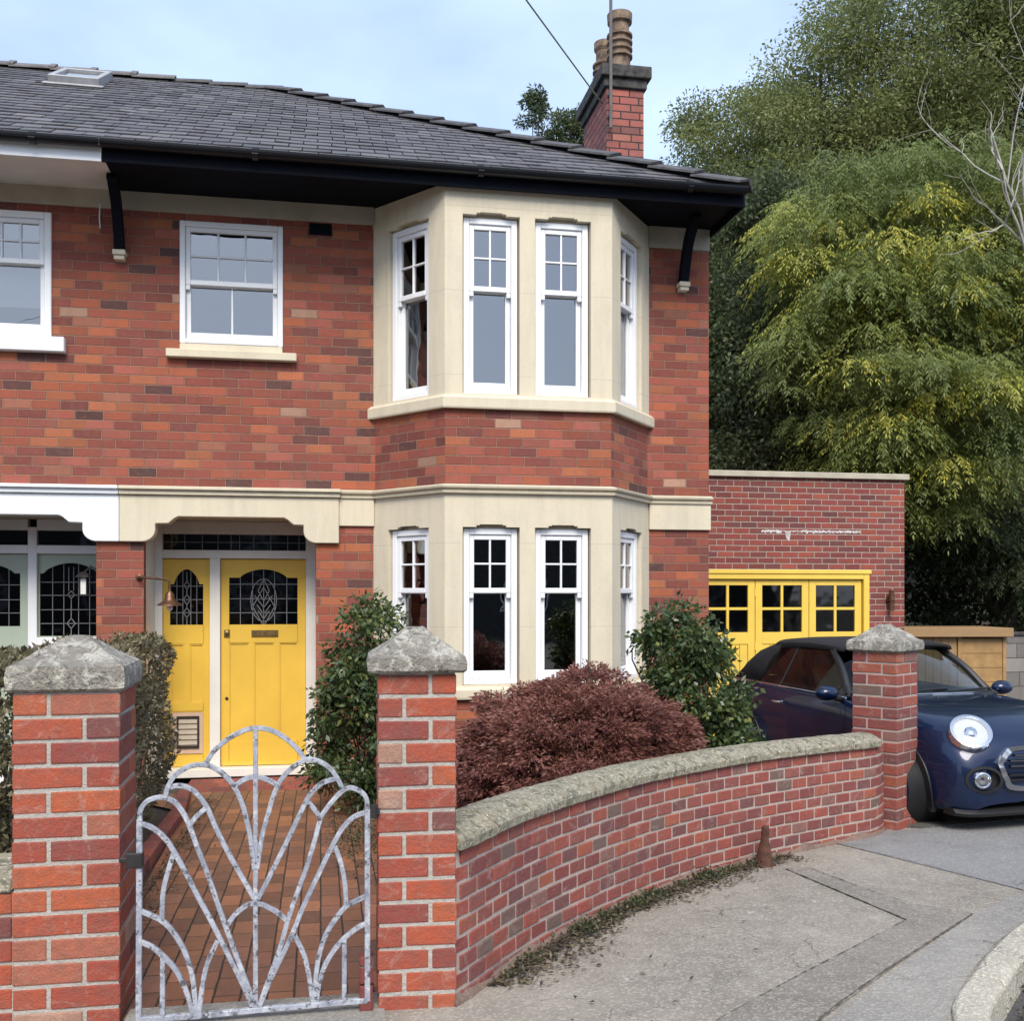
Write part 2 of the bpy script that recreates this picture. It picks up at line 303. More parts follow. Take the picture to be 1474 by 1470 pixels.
# ---------------------------------------------------------------- mesh builder
class MB:
    def __init__(s, T=None): s.v = []; s.f = []; s.m = []; s.a = []; s.T = T; s.mi = 0; s.rnd = 0.
    def p(s, q):
        s.v.append(Vector(s.T(q)) if s.T else Vector(q)); return len(s.v)-1
    def face(s, pts):
        s.f.append([s.p(q) for q in pts]); s.m.append(s.mi); s.a.append(s.rnd)
    def poly(s, idx): s.f.append(list(idx)); s.m.append(s.mi); s.a.append(s.rnd)
    def hexa(s, P):                               # 8 points: bottom ring, top ring
        i = [s.p(q) for q in P]
        for f in ((0, 3, 2, 1), (4, 5, 6, 7), (0, 1, 5, 4), (1, 2, 6, 5), (2, 3, 7, 6), (3, 0, 4, 7)): s.poly([i[k] for k in f])
    def box(s, x0, x1, y0, y1, z0, z1):
        s.hexa([(x0, y0, z0), (x1, y0, z0), (x1, y1, z0), (x0, y1, z0), (x0, y0, z1), (x1, y0, z1), (x1, y1, z1), (x0, y1, z1)])
    def prism(s, poly, y0, y1):                   # outline in x,z extruded in y
        a = [s.p((x, y0, z)) for x, z in poly]; b = [s.p((x, y1, z)) for x, z in poly]; n = len(poly)
        s.poly(a); s.poly(b[::-1])
        for k in range(n): s.poly((a[k], b[k], b[(k+1) % n], a[(k+1) % n]))
    def vprism(s, poly, z0, z1):                  # outline in x,y extruded in z
        a = [s.p((x, y, z0)) for x, y in poly]; b = [s.p((x, y, z1)) for x, y in poly]; n = len(poly)
        s.poly(a[::-1]); s.poly(b)
        for k in range(n): s.poly((a[k], a[(k+1) % n], b[(k+1) % n], b[k]))
    def tube(s, path, r, n=8, flat=None):
        P = [Vector(q) for q in path]; rs = r if isinstance(r, (list, tuple)) else [r]*len(P)
        rings = []; up = None
        for k, q in enumerate(P):
            t = (P[min(k+1, len(P)-1)]-P[max(k-1, 0)]).normalized()
            if up is None: up = Vector((0, 0, 1)) if abs(t.z) < .9 else Vector((0, 1, 0))
            if flat is not None: up = Vector(flat)
            a = t.cross(up).normalized(); bb = a.cross(t).normalized(); 
            if flat is None: up = bb
            rings.append([s.p(q+a*(rs[k]*math.cos(2*math.pi*j/n+math.pi/n))+bb*(rs[k]*math.sin(2*math.pi*j/n+math.pi/n))) for j in range(n)])
        for k in range(len(rings)-1):
            for j in range(n): s.poly((rings[k][j], rings[k][(j+1) % n], rings[k+1][(j+1) % n], rings[k+1][j]))
        s.poly(rings[0][::-1]); s.poly(rings[-1])
    def lathe(s, prof, o, ax=(0, 0, 1), n=24, sx=1.):
        o = Vector(o); ax = Vector(ax).normalized(); a = ax.orthogonal().normalized()
        if abs(ax.z) < .95: a = ax.cross(Vector((0, 0, 1))).normalized()
        bb = ax.cross(a)
        rings = [[s.p(o+ax*h+a*(r*sx*math.cos(2*math.pi*j/n))+bb*(r*math.sin(2*math.pi*j/n))) for j in range(n)] for r, h in prof]
        for k in range(len(rings)-1):
            for j in range(n): s.poly((rings[k][j], rings[k][(j+1) % n], rings[k+1][(j+1) % n], rings[k+1][j]))
        s.poly(rings[0][::-1]); s.poly(rings[-1])
    def panel(s, p0, p1, z0, z1, holes=(), depth=.1, back=False):
        """wall sheet from p0 to p1 with real openings and reveals (inward = left of p0->p1)"""
        p0 = Vector((*p0, 0)); p1 = Vector((*p1, 0)); d = p1-p0; Ln = d.length; d /= Ln; nrm = Vector((-d.y, d.x, 0))
        S = sorted({0., Ln, *[round(h[0], 4) for h in holes], *[round(h[1], 4) for h in holes]}); S = [q for q in S if -1e-6 <= q <= Ln+1e-6]
        Z = sorted({z0, z1, *[round(h[2], 4) for h in holes], *[round(h[3], 4) for h in holes]}); Z = [q for q in Z if z0-1e-6 <= q <= z1+1e-6]
        inh = lambda a, c: any(h[0] < a < h[1] and h[2] < c < h[3] for h in holes)
        G = [[inh((S[i]+S[i+1])/2, (Z[j]+Z[j+1])/2) for j in range(len(Z)-1)] for i in range(len(S)-1)]
        pt = lambda a, c, o=0: p0+d*a+Vector((0, 0, c))+nrm*o
        for i in range(len(S)-1):
            for j in range(len(Z)-1):
                a, b_, c, e = S[i], S[i+1], Z[j], Z[j+1]
                if not G[i][j]:
                    s.face([pt(a, c), pt(b_, c), pt(b_, e), pt(a, e)])
                    if back: s.face([pt(a, c, depth), pt(a, e, depth), pt(b_, e, depth), pt(b_, c, depth)])
                else:
                    if i == 0 or not G[i-1][j]: s.face([pt(a, c), pt(a, e), pt(a, e, depth), pt(a, c, depth)])
                    if i == len(S)-2 or not G[i+1][j]: s.face([pt(b_, c), pt(b_, c, depth), pt(b_, e, depth), pt(b_, e)])
                    if j > 0 and not G[i][j-1]: s.face([pt(a, c), pt(a, c, depth), pt(b_, c, depth), pt(b_, c)])
                    if j == len(Z)-2 or not G[i][j+1]: s.face([pt(a, e), pt(b_, e), pt(b_, e, depth), pt(a, e, depth)])
    def build(s, name, mats, parent=None, smooth=False, bevel=0., recalc=True, seg=1):
        me = bpy.data.meshes.new(name)
        loc = Vector((0, 0, 0))
        if parent is not None and parent.get('_w') : loc = Vector(parent['_w'])
        me.from_pydata([tuple(q-loc) for q in s.v], [], s.f)
        for m in (mats if isinstance(mats, (list, tuple)) else [mats]): me.materials.append(MAT[m])
        me.polygons.foreach_set('material_index', s.m)
        if any(s.a):
            at_ = me.attributes.new('rnd', 'FLOAT', 'FACE'); at_.data.foreach_set('value', s.a)
        if recalc:
            bm = bmesh.new(); bm.from_mesh(me)
            bmesh.ops.recalc_face_normals(bm, faces=bm.faces); bm.to_mesh(me); bm.free()
        autouv(me, loc)
        if smooth: me.polygons.foreach_set('use_smooth', [True]*len(me.polygons))
        o = bpy.data.objects.new(name, me); col.objects.link(o)
        if parent is not None: o.parent = parent
        if bevel:
            md = o.modifiers.new('bevel', 'BEVEL'); md.width = bevel; md.segments = seg; md.limit_method = 'ANGLE'; md.angle_limit = R(40)
        if smooth and not bevel:
            try: me.set_sharp_from_angle(angle=R(40))
            except Exception: pass
        return o

def autouv(me, loc):
    uvl = me.uv_layers.new(name='UVMap'); 
    data = np.zeros(len(me.loops)*2, np.float32)
    vs = np.zeros(len(me.vertices)*3); me.vertices.foreach_get('co', vs); vs = vs.reshape(-1, 3)+np.array(loc)
    for pl in me.polygons:
        n = pl.normal
        if abs(n.z) < .7:
            t = Vector((-n.y, n.x, 0)).normalized()
            if t.x < -.02 or (abs(t.x) <= .02 and t.y < 0): t = -t
            for li, vi in zip(pl.loop_indices, pl.vertices):
                q = vs[vi]; data[2*li] = q[0]*t.x+q[1]*t.y; data[2*li+1] = q[2]
        else:
            for li, vi in zip(pl.loop_indices, pl.vertices):
                q = vs[vi]; data[2*li] = q[0]; data[2*li+1] = q[1]
    uvl.data.foreach_set('uv', data)

def thing(name, label, cat, loc=(0, 0, 0), rotz=None, group=None):
    """Empty at a thing's base. Without rotz its parts are given in place coordinates, with rotz in the thing's own."""
    o = bpy.data.objects.new(name, None); col.objects.link(o); o.empty_display_size = .2
    o.location = loc; o['label'] = label; o['category'] = cat
    if rotz is None: o['_w'] = list(loc)
    else: o.rotation_euler = (0, 0, rotz)
    if group: o['group'] = group
    return o
def tag(o, label, cat, group=None):
    o['label'] = label; o['category'] = cat
    if group: o['group'] = group
    return o
def sub(o, w):                                   # lets sub-parts be written in the same coordinates as the part
    if w.get('_w'): o['_w'] = list(w['_w'])
    return o
def kind(o, k):
    o['kind'] = k; return o

def frame(o, d, n):                              # local (s, out, z) -> place
    o = Vector(o); d = Vector((*d, 0)).normalized(); n = Vector((*n, 0)).normalized()
    return lambda q: o+d*q[0]+n*q[1]+Vector((0, 0, q[2]))

def catmull(P, n):
    P = [Vector(q) for q in P]; P = [2*P[0]-P[1]]+P+[2*P[-1]-P[-2]]; out = []
    for i in range(1, len(P)-2):
        a, b_, c, d = P[i-1:i+3]
        for k in range(n):
            t = k/n
            out.append(.5*((2*b_)+(c-a)*t+(2*a-5*b_+4*c-d)*t*t+(3*b_-a-3*c+d)*t**3))
    out.append(P[-2]); return out
def resample(P, step):
    L_ = [0.]
    for a, b_ in zip(P, P[1:]): L_.append(L_[-1]+(b_-a).length)
    n = max(1, round(L_[-1]/step)); out = []; k = 0
    for i in range(n+1):
        t = L_[-1]*i/n
        while k < len(P)-2 and L_[k+1] < t: k += 1
        f = (t-L_[k])/max(1e-9, L_[k+1]-L_[k]); out.append(P[k].lerp(P[k+1], min(1, f)))
    return out

# ---------------------------------------------------------------- ground (setting)
BRK = [3.7, 4.1, 14.1]
def sheet(name, poly, mat, lift, k='structure', zf=gz, drop=0.):
    bm = bmesh.new(); bm.faces.new([bm.verts.new((x, y, 0)) for x, y in poly])
    for yb in BRK:
        bmesh.ops.bisect_plane(bm, geom=bm.verts[:]+bm.edges[:]+bm.faces[:], plane_co=(0, yb, 0), plane_no=(0, 1, 0))
    for v in bm.verts: v.co.z = zf(v.co.y)+lift
    bmesh.ops.recalc_face_normals(bm, faces=bm.faces)
    if bm.faces[0].normal.z < 0: bmesh.ops.reverse_faces(bm, faces=bm.faces)
    if drop:
        r = bmesh.ops.extrude_face_region(bm, geom=bm.faces[:])
        for e in r['geom']:
            if isinstance(e, bmesh.types.BMVert): e.co.z += 0
        up = [e for e in r['geom'] if isinstance(e, bmesh.types.BMVert)]
        for v in bm.verts:
            if v not in up: v.co.z -= drop
        bmesh.ops.recalc_face_normals(bm, faces=bm.faces)
    me = bpy.data.meshes.new(name); bm.to_mesh(me); bm.free(); me.materials.append(MAT[mat]); autouv(me, Vector())
    o = bpy.data.objects.new(name, me); col.objects.link(o); o['kind'] = k; return o

KERB = [(-12, -2.6), (-4, -2.4), (-1, -1.6), (.7, -.2), (1.75, 1.75), (2.10, 2.85), (2.333, 3.546), (2.675, 3.929), (3.066, 4.297), (3.367, 4.54), (3.95, 4.92), (5.2, 5.45), (7, 5.8), (14, 6.0)]
KC = [q.xy for q in catmull([(x, y, 0) for x, y in KERB], 6)]
EDGE_N = [(14, 8.3), (8, 7.45), (5.165, 6.963), (4.24, 6.82)]
WALLP = [(.50, 4.02), (.546, 4.067), (.915, 4.586), (1.325, 5.048), (1.912, 5.599), (2.614, 6.074), (3.374, 6.466), (3.78, 6.66), (3.97, 6.86)]
sheet('ground', [(-260, -260), (260, -260), (260, 300), (-260, 300)], 'earth', -.16)
sheet('road', [(-60, -16)]+[(x, y) for x, y in [(60, -16), (60, 5.6)]]+[tuple(q) for q in KC[::-1]]+[(-60, -2.6)], 'road', -.115)
sheet('pavement', [tuple(q) for q in KC]+EDGE_N+[(4.0, 6.95)]+[(x-.02, y+.05) for x, y in WALLP[::-1]]+[(.3, 4.1), (-.7, 4.1), (-12, 4.1)], 'concrete', 0., drop=.1)
sheet('driveway', [(4.0, 6.99)]+EDGE_N[::-1]+[(14, 12.8), (3.79, 12.8), (3.79, 7.0)], 'drive', .012, drop=.12)
sheet('garden_bed', [(-.3, 4.1)]+[(x-.03, y+.05) for x, y in WALLP]+[(3.79, 7.0), (3.79, 9.9), (-.3, 9.9)], 'soil', -.02)
sheet('neighbour_garden', [(-9, 4.1), (-.9, 4.1), (-.9, 9.9), (-9, 9.9)], 'soil', -.024)
sheet('garden_path', [(-1.0, 4.1), (.26, 4.1), (.40, 5.2), (.46, 9.6), (-.06, 9.6), (-1.58, 9.6), (-1.5, 9.2), (-1.06, 8.6), (-.98, 6.0)], 'brick_path', .004)
sheet('asphalt_patch', [(3.38, 6.526), (3.803, 5.127), (5.2, 5.5), (7, 5.86), (14, 6.05)]+[(x, y-.01) for x, y in EDGE_N]+[(3.95, 6.78)], 'asphalt', .004)
sheet('trench_patch', [(2.744, 5.862), (2.857, 4.728), (1.469, 3.704), (.9, 3.25), (.1, 2.4), (-.6, 1.5), (-.2, 1.2), (.55, 2.15), (1.19, 2.98), (1.841, 3.636), (3.235, 4.752), (3.035, 4.925), (2.97, 5.3), (2.89, 5.862)], 'patch', .005)
sheet('kerb_strip', [(3.20, 4.72), (1.85, 3.6), (1.25, 2.95), (.65, 2.1), (.3, 1.5), (1.5, 1.5), (1.9, 2.5), (2.30, 3.54), (2.64, 3.92), (3.03, 4.29), (3.33, 4.53), (3.8, 4.86), (3.7, 5.06)], 'concrete2', .004)
def seam(name, pts, w, lift=.009, mat='seam', jit=.35):
    P = resample(catmull([(x, y, 0) for x, y in pts], 8), .022); mb = MB(); Lf, Rt = [], []
    for k, q in enumerate(P):
        t = (P[min(k+1, len(P)-1)]-P[max(0, k-1)]).normalized(); n = Vector((-t.y, t.x, 0))
        ww = w*(1+random.uniform(-jit, jit)*1.6); o = random.uniform(-.3, .3)*w
        Lf.append(q+n*(ww/2+o)); Rt.append(q-n*(ww/2-o))
    for k in range(len(P)-1):
        mb.face([(v.x, v.y, gz(v.y)+lift) for v in (Rt[k], Rt[k+1], Lf[k+1], Lf[k])])
    return kind(mb.build(name, mat), 'structure')
seam('pavement_joint', [(2.744, 5.862), (2.80, 5.3), (2.857, 4.728)], 0.005, jit=.6)
seam('pavement_joint', [(2.857, 4.728), (2.2, 4.24), (1.469, 3.704), (.9, 3.25), (.1, 2.4)], 0.004, jit=.7)
seam('pavement_joint', [(1.25, 3.04), (1.841, 3.636), (2.5, 4.17), (3.235, 4.752)], 0.007, jit=.6)
seam('pavement_joint', [(2.89, 5.862), (2.97, 5.3), (3.06, 4.96), (3.235, 4.752)], 0.005, jit=.6)
seam('pavement_joint', [(3.36, 6.53), (3.6, 5.85), (3.803, 5.127)], 0.0034, jit=.6)
seam('pavement_joint', [(14, 8.32), (8, 7.46), (5.165, 6.975), (4.25, 6.83)], 0.031, .006, 'concrete2', .2)

# kerb stones
ks = resample([Vector((q[0], q[1], 0)) for q in KC], .78)
kf = resample([Vector((q[0], q[1], 0)) for q in KC], .13)
for ki in range(0, len(kf)-6, 6):
    a, b_ = kf[ki], kf[ki+6]
    if not (-.5 < a.y < 7 and a.x > 0): continue
    P = kf[ki:ki+7]; P = [P[0].lerp(P[1], .06)]+P[1:6]+[P[6].lerp(P[5], .06)]
    mb = MB(); NN = [Vector((P[min(k+1, 6)].y-P[max(k-1, 0)].y, -(P[min(k+1, 6)].x-P[max(k-1, 0)].x), 0)).normalized() for k in range(7)]
    sec = [(-.004, -.14), (-.004, .012), (.012, .022), (.105, .022), (.132, .0), (.14, -.14)]
    rings = [[mb.p(q+n*o+Vector((0, 0, gz(q.y)+h))) for o, h in sec] for q, n in zip(P, NN)]
    for r0, r1 in zip(rings, rings[1:]):
        for j in range(len(sec)-1): mb.poly((r0[j], r0[j+1], r1[j+1], r1[j]))
    mb.poly(rings[0]); mb.poly(rings[-1][::-1])
    o = mb.build('kerb_stone', 'kerb', bevel=.006)
    kind(o, 'structure')
# ---------------------------------------------------------------- windows and doors
def sash(parent, o, d, n, w, h, split, top=(2, 2), bot=1, fw=.055, name='sash_window', horns=True, glass='glass', blind=False):
    T = frame(o, d, n)
    m = MB(T)                                      # outer frame
    m.box(0, fw, -.05, .05, 0, h); m.box(w-fw, w, -.05, .05, 0, h); m.box(fw, w-fw, -.05, .05, h-fw, h); m.box(fw-.003, w-fw+.003, -.05, .062, 0, fw*.8)
    wf = sub(m.build(name, 'upvc', parent, bevel=.006), parent)
    zs = split*h; sr = .042
    def sash_part(nm, z0, z1, y0, y1, cols, rows, botrail):
        q = MB(T); a0, a1 = fw+.002, w-fw-.002
        q.box(a0, a0+sr, y0, y1, z0, z1); q.box(a1-sr, a1, y0, y1, z0, z1)
        q.box(a0+sr, a1-sr, y0, y1, z1-sr, z1); q.box(a0+sr, a1-sr, y0, y1, z0, z0+botrail)
        gw, gh = (a1-a0-2*sr), (z1-z0-sr-botrail); bt = .017
        for k in range(1, cols): x = a0+sr+gw*k/cols; q.box(x-bt/2, x+bt/2, y0+.006, y1-.004, z0+botrail, z1-sr)
        for k in range(1, rows): z = z0+botrail+gh*k/rows; q.box(a0+sr, a1-sr, y0+.008, y1-.006, z-bt/2, z+bt/2)
        if nm == 'upper_sash' and horns:
            for x in (a0, a1-sr*.9): q.box(x, x+sr*.9, y0+.004, y1-.002, z0-.045, z0)
        q.build(nm, 'upvc', wf, bevel=.004)
        g = MB(T); yg = (y0+y1)/2-.004
        g.face([(a0+sr, yg, z0+botrail), (a1-sr, yg, z0+botrail), (a1-sr, yg, z1-sr), (a0+sr, yg, z1-sr)])
        g.build('pane', glass, wf)
    sash_part('upper_sash', zs-.02, h-fw-.002, -.004, .034, top[0], top[1], .046)
    sash_part('lower_sash', fw*.8+.002, zs+.018, -.044, -.008, bot, 1, .07)
    if blind:
        q = MB(T); q.box(fw, w-fw, -.12, -.10, h*.26, h-fw); q.build('roller_blind', 'blind', wf)
    return wf

def arch_pts(x0, x1, zs, rise, ear, n=14):
    """outline of a glazed opening's head: short flat ears, then a swept arch"""
    P = []
    xa, xb = x0+ear, x1-ear
    for k in range(n+1):
        t = k/n; x = xa+(xb-xa)*t
        z = zs+rise*math.sin(math.pi*t)**.7
        P.append((x, z))
    return P

def leaded(m, x0, x1, z0, z1, head, bars_v, bars_h, motif):
    """lead cames on a pane, as thin strips standing just proud of the glass"""
    def strip(pts, w=.006):
        for (xa, za), (xb, zb) in zip(pts, pts[1:]):
            dx, dz = xb-xa, zb-za; l = math.hypot(dx, dz) or 1; nx, nz_ = -dz/l*w/2, dx/l*w/2
            m.hexa([(xa+nx, .001, za+nz_), (xb+nx, .001, zb+nz_), (xb-nx, .001, zb-nz_), (xa-nx, .001, za-nz_), (xa+nx, .006, za+nz_), (xb+nx, .006, zb+nz_), (xb-nx, .006, zb-nz_), (xa-nx, .006, za-nz_)])
    def top(x):
        for (xa, za), (xb, zb) in zip(head, head[1:]):
            if xa <= x <= xb: return za+(zb-za)*(x-xa)/(xb-xa)
        return min(head[0][1], head[-1][1])
    m.mi = 1
    for f in bars_v:
        x = x0+(x1-x0)*f; strip([(x, z0), (x, top(x))])
    for f in bars_h:
        z = z0+(z1-z0)*f; strip([(x0, z), (x1, z)])
    for pl in motif: strip([(x0+(x1-x0)*a, z0+(z1-z0)*c) for a, c in pl], .007)
    m.mi = 0

def oval(cx, cz, rx, rz, n=16, a0=0, a1=360):
    return [(cx+rx*math.cos(R(a0+(a1-a0)*k/n)), cz+rz*math.sin(R(a0+(a1-a0)*k/n))) for k in range(n+1)]
DIA = lambda cx, cz, rx, rz: [(cx-rx, cz), (cx, cz+rz), (cx+rx, cz), (cx, cz-rz), (cx-rx, cz)]

def door_leaf(name, parent, T, w, z0, z1, gl, head, mat, panels, glassmat, lead_args, thick=.045):
    """leaf: stiles and rails as real boxes round recessed panels, arch-headed glazing"""
    gx0, gx1, gz0, gz1 = gl
    m = MB(T)
    zmid = gz0-.005
    m.box(0, gx0, -thick, 0, z0, z1); m.box(gx1, w, -thick, 0, z0, z1)
    # head rail follows the arch
    hp = [(gx0, gz1)]+head+[(gx1, gz1)]
    for (xa, za), (xb, zb) in zip(hp, hp[1:]):
        if xb-xa > 1e-5: m.hexa([(xa, -thick, za), (xb, -thick, zb), (xb, 0, zb), (xa, 0, za), (xa, -thick, z1), (xb, -thick, z1), (xb, 0, z1), (xa, 0, z1)])
    # rails and muntins between panels
    xs = sorted({round(p[0], 3) for p in panels} | {round(p[1], 3) for p in panels})
    S = sorted({gx0, gx1, *xs}); Z = sorted({z0, gz0, *[p[2] for p in panels], *[p[3] for p in panels]})
    for i in range(len(S)-1):
        for j in range(len(Z)-1):
            cx, cz = (S[i]+S[i+1])/2, (Z[j]+Z[j+1])/2
            pn = any(p[0] < cx < p[1] and p[2] < cz < p[3] for p in panels)
            m.box(S[i], S[i+1], -thick, -.016 if pn else 0, Z[j], Z[j+1])
    for p in panels:                                # bead round each panel
        t = .012
        m.box(p[0], p[0]+t, -.015, -.006, p[2], p[3]); m.box(p[1]-t, p[1], -.015, -.006, p[2], p[3])
        m.box(p[0]+t, p[1]-t, -.015, -.006, p[2], p[2]+t); m.box(p[0]+t, p[1]-t, -.015, -.006, p[3]-t, p[3])
    lf = sub(m.build(name, mat, parent, recalc=True), parent)
    g = MB(lambda q: T((q[0], q[1]-.022, q[2])))
    g.face([(gx0, 0, gz0), (gx1, 0, gz0), (gx1, 0, gz1)]+[(x, 0, z) for x, z in head[::-1]]+[(gx0, 0, gz1)])
    leaded(g, gx0, gx1, gz0, gz1, [(gx0, gz1)]+head+[(gx1, gz1)], *lead_args)
    g.build('leaded_pane', [glassmat, 'lead'], lf, recalc=False)
    return lf

# ---------------------------------------------------------------- the house
XP, XR, YF = -1.765, 3.78, 9.8
YD = 10.5
SOF = 5.22
B = [(.50, 9.8), (1.072, 9.08), (2.576, 9.08), (3.148, 9.8)]
house = thing('brick_house', 'red brick end house with yellow front door and cream stone two-storey bay window', 'house', (1.0, YF, -.17))
m = MB()
m.panel((XP, YF), (XR, YF), -.4, 5.06, [(-1.563-XP, -.043-XP, -.4, 2.31), (.56-XP, 3.09-XP, -.3, 5.06), (-1.257-XP, -.337-XP, 3.87, 4.985)], .12)
m.face([(XR, YF, -.4), (XR, 17.5, -.4), (XR, 17.5, 5.3), (XR, YF, 5.06)])
m.face([(XP, 17.5, -.4), (XR, 17.5, -.4), (XR, 17.5, 5.3), (XP, 17.5, 5.3)])
m.face([(XP+.0, YF+.13, 2.3), (XP, 17.5, 2.3), (XP, 17.5, 5.3), (XP, YF+.13, 5.3)])
# porch side piers run back to the door
m.face([(-.043, YF+.12, -.4), (-.043, YD+.05, -.4), (-.043, YD+.05, 2.3), (-.043, YF+.12, 2.3)])
wallo = m.build('wall', 'brick', house, recalc=False)
# brick of the bay: plinth below the sill and the band between the storeys
m = MB()
for z0, z1 in ((-.4, .70), (2.56, 3.235)):
    m = MB()
    for a, b_ in zip(B, B[1:]): m.panel(a, b_, z0, z1)
    m.build('bay_brickwork', 'brick', house, recalc=False)

def off(poly, o):                                  # outward offset of the open bay line
    out = []
    for k, q in enumerate(poly):
        ns = []
        for a, b_ in ((k-1, k), (k, k+1)):
            if 0 <= a and b_ < len(poly):
                d = Vector(poly[b_])-Vector(poly[a]); ns.append(Vector((d.y, -d.x)).normalized())
        if len(ns) == 1: n = ns[0]; 
        else: n = (ns[0]+ns[1]); n = n/(n.dot(ns[0]))
        if len(ns) == 1:                           # end at the wall: slide along the wall line
            n = Vector((math.copysign(1, n.x), 0))/abs(n.x) if abs(n.x) > .05 else n
        out.append((q[0]+n.x*o, q[1]+n.y*o))
    return out
OV = .012
Bs = off(B, OV)                                    # stone stands a little proud of the brick
faces = list(zip(Bs, Bs[1:]))
WIN = {}
def bay_storey(z0, z1, sill, head, nm):
    m = MB(); wins = []
    for k, (a, b_) in enumerate(faces):
        Ln = math.dist(a, b_)
        if k == 1:
            x0 = a[0]
            ops = [(1.225-x0, 1.735-x0), (1.872-x0, 2.385-x0)]
        elif k == 0: ops = [(.20, .735)]
        else: ops = [(Ln-.735, Ln-.20)]
        holes = []
        for s0, s1 in ops:
            holes.append((s0, s1, sill, head)); w = s1-s0
            holes.append((s0+w*.24, s1-w*.24, head-.001, head+.016))
            holes.append((s0+w*.30, s1-w*.30, head-.001, head+.024))
            wins.append((k, a, b_, s0, s1))
        m.panel(a, b_, z0, z1, holes, .19)
        d_ = (Vector(b_)-Vector(a)).normalized(); n_ = Vector((-d_.y, d_.x))
        for s0, s1 in ops:                          # stone closing the head behind the frame
            q0 = Vector(a)+d_*s0+n_*.085; q1 = Vector(a)+d_*s1+n_*.085
            m.face([(q0.x, q0.y, head-.02), (q1.x, q1.y, head-.02), (q1.x, q1.y, head+.05), (q0.x, q0.y, head+.05)])
    o = m.build(nm, 'stone', house, recalc=False)
    return wins
w1 = bay_storey(3.235, 5.20, 3.37, 4.945, 'bay_stonework')
w0 = bay_storey(.70, 2.50, .80, 2.195, 'bay_stonework')
for (wl, sill, head, sp) in ((w1, 3.37, 4.945, .60), (w0, .80, 2.195, .60)):
    for k, a, b_, s0, s1 in wl:
        d = (Vector(b_)-Vector(a)).normalized(); n = Vector((d.y, -d.x))
        o = Vector(a)+d*(s0+.012)-n*(.105 if k == 1 else .09)
        sash(house, (o.x, o.y, sill+.002), d, n, s1-s0-.024, head-sill-.012, sp)
def band(poly, o0, o1, z0, z1, nm, mat, ends=True):
    """moulding following the bay line from offset o0 (back) to o1 (front)"""
    a = off(poly, o0); c = off(poly, o1); m = MB()
    m.vprism(list(c)+list(a[::-1]), z0, z1); return m.build(nm, mat, house, bevel=.008)
Bw = [(.42, 9.8)]+B[0:4]+[(3.23, 9.8)]
def along(poly, prof, nm, mat):                    # sweep a (offset, z) profile along a plan line
    m = MB(); rings = []
    for o_, z in prof: rings.append([(x, y, z) for x, y in off(poly, o_)])
    N = len(poly)
    for r0, r1 in zip(rings, rings[1:]+rings[:1]):
        for k in range(N-1): m.face([r0[k], r0[k+1], r1[k+1], r1[k]])
    m.face([r[0] for r in rings]); m.face([r[-1] for r in rings][::-1])
    return m.build(nm, mat, house, bevel=.004)
SILLP = [(.50, 9.8)]+B[1:3]+[(3.148, 9.8)]
along(SILLP, [(.0, 3.232), (.05, 3.232), (.055, 3.245), (.055, 3.325), (.03, 3.352), (-.08, 3.372), (-.08, 3.24)], 'sill', 'stone')
along(SILLP, [(.0, .68), (.05, .68), (.055, .70), (.055, .76), (.03, .785), (-.08, .80), (-.08, .70)], 'sill', 'stone')
SC = [(.182, 9.8), (.50, 9.8)]+B[1:3]+[(3.148, 9.8), (3.80, 9.8)]
along(SC, [(-.02, 2.49), (.045, 2.49), (.05, 2.505), (.035, 2.52), (.07, 2.535), (.075, 2.552), (.03, 2.568), (-.02, 2.575)], 'string_course', 'stone')
# plain stone either side of the lower bay, frieze below the soffit
m = MB(); m.box(.166, .49, YF-.03, YF+.02, 2.235, 2.488); m.build('stone_band', 'stone', house, bevel=.004)
m = MB(); m.box(3.16, 3.792, YF-.03, YF+.3, 2.235, 2.488); m.build('stone_band', 'stone', house, bevel=.004)
m = MB(); m.box(XP+.003, .49, YF-.02, YF+.05, 5.045, SOF+.05); m.box(3.16, XR+.004, YF-.02, YF+.05, 5.0, SOF+.05)
m.box(XR-.05, XR+.006, YF+.05, 17.4, 5.02, SOF+.05)
m.build('frieze', 'frieze', house)
# porch lintel, its corbels and moulding
def lintel(pts, nm, mat, parent, y0=YF-.055, y1=YF+.11):
    m = MB(); m.prism(pts, y0, y1); return m.build(nm, mat, parent, bevel=.006)
def corbel(xo, xi, zt, zb, s):                     # quarter curve from pier to soffit
    return [(xo+(xi-xo)*(1-math.cos(t)), zb+(zt-zb)*math.sin(t)) for t in [math.pi/2*k/7 for k in range(8)]]
def porch(sgn, x0):
    """lintel outline; x mirrored about x0 for the neighbour"""
    P = [(-1.763, 2.49), (-1.763, 2.072), (-1.575, 2.072)]
    P += [(-1.575+.118*math.sin(math.pi/2*k/7), 2.072+.105*(1-math.cos(math.pi/2*k/7))) for k in range(1, 8)]
    P += [(-1.457, 2.235), (-1.345, 2.238), (-1.29, 2.285), (-1.26, 2.30), (-.33, 2.30), (-.30, 2.285), (-.245, 2.238), (-.155, 2.235)]
    P += [(-.037-.118*math.sin(math.pi/2*k/7), 2.072+.105*(1-math.cos(math.pi/2*k/7))) for k in range(7, 0, -1)]
    P += [(-.037, 2.072), (.166, 2.072), (.166, 2.49)]
    return P if sgn > 0 else [(2*x0-x, z) for x, z in P[::-1]]
lintel(porch(1, 0), 'porch_lintel', 'stone', house)
m = MB(); m.box(-1.763, .182, YF-.115, YF+.0, 2.536, 2.568); m.box(-1.763, .178, YF-.085, YF, 2.492, 2.536)
m.build('lintel_moulding', 'stone', house, bevel=.006)
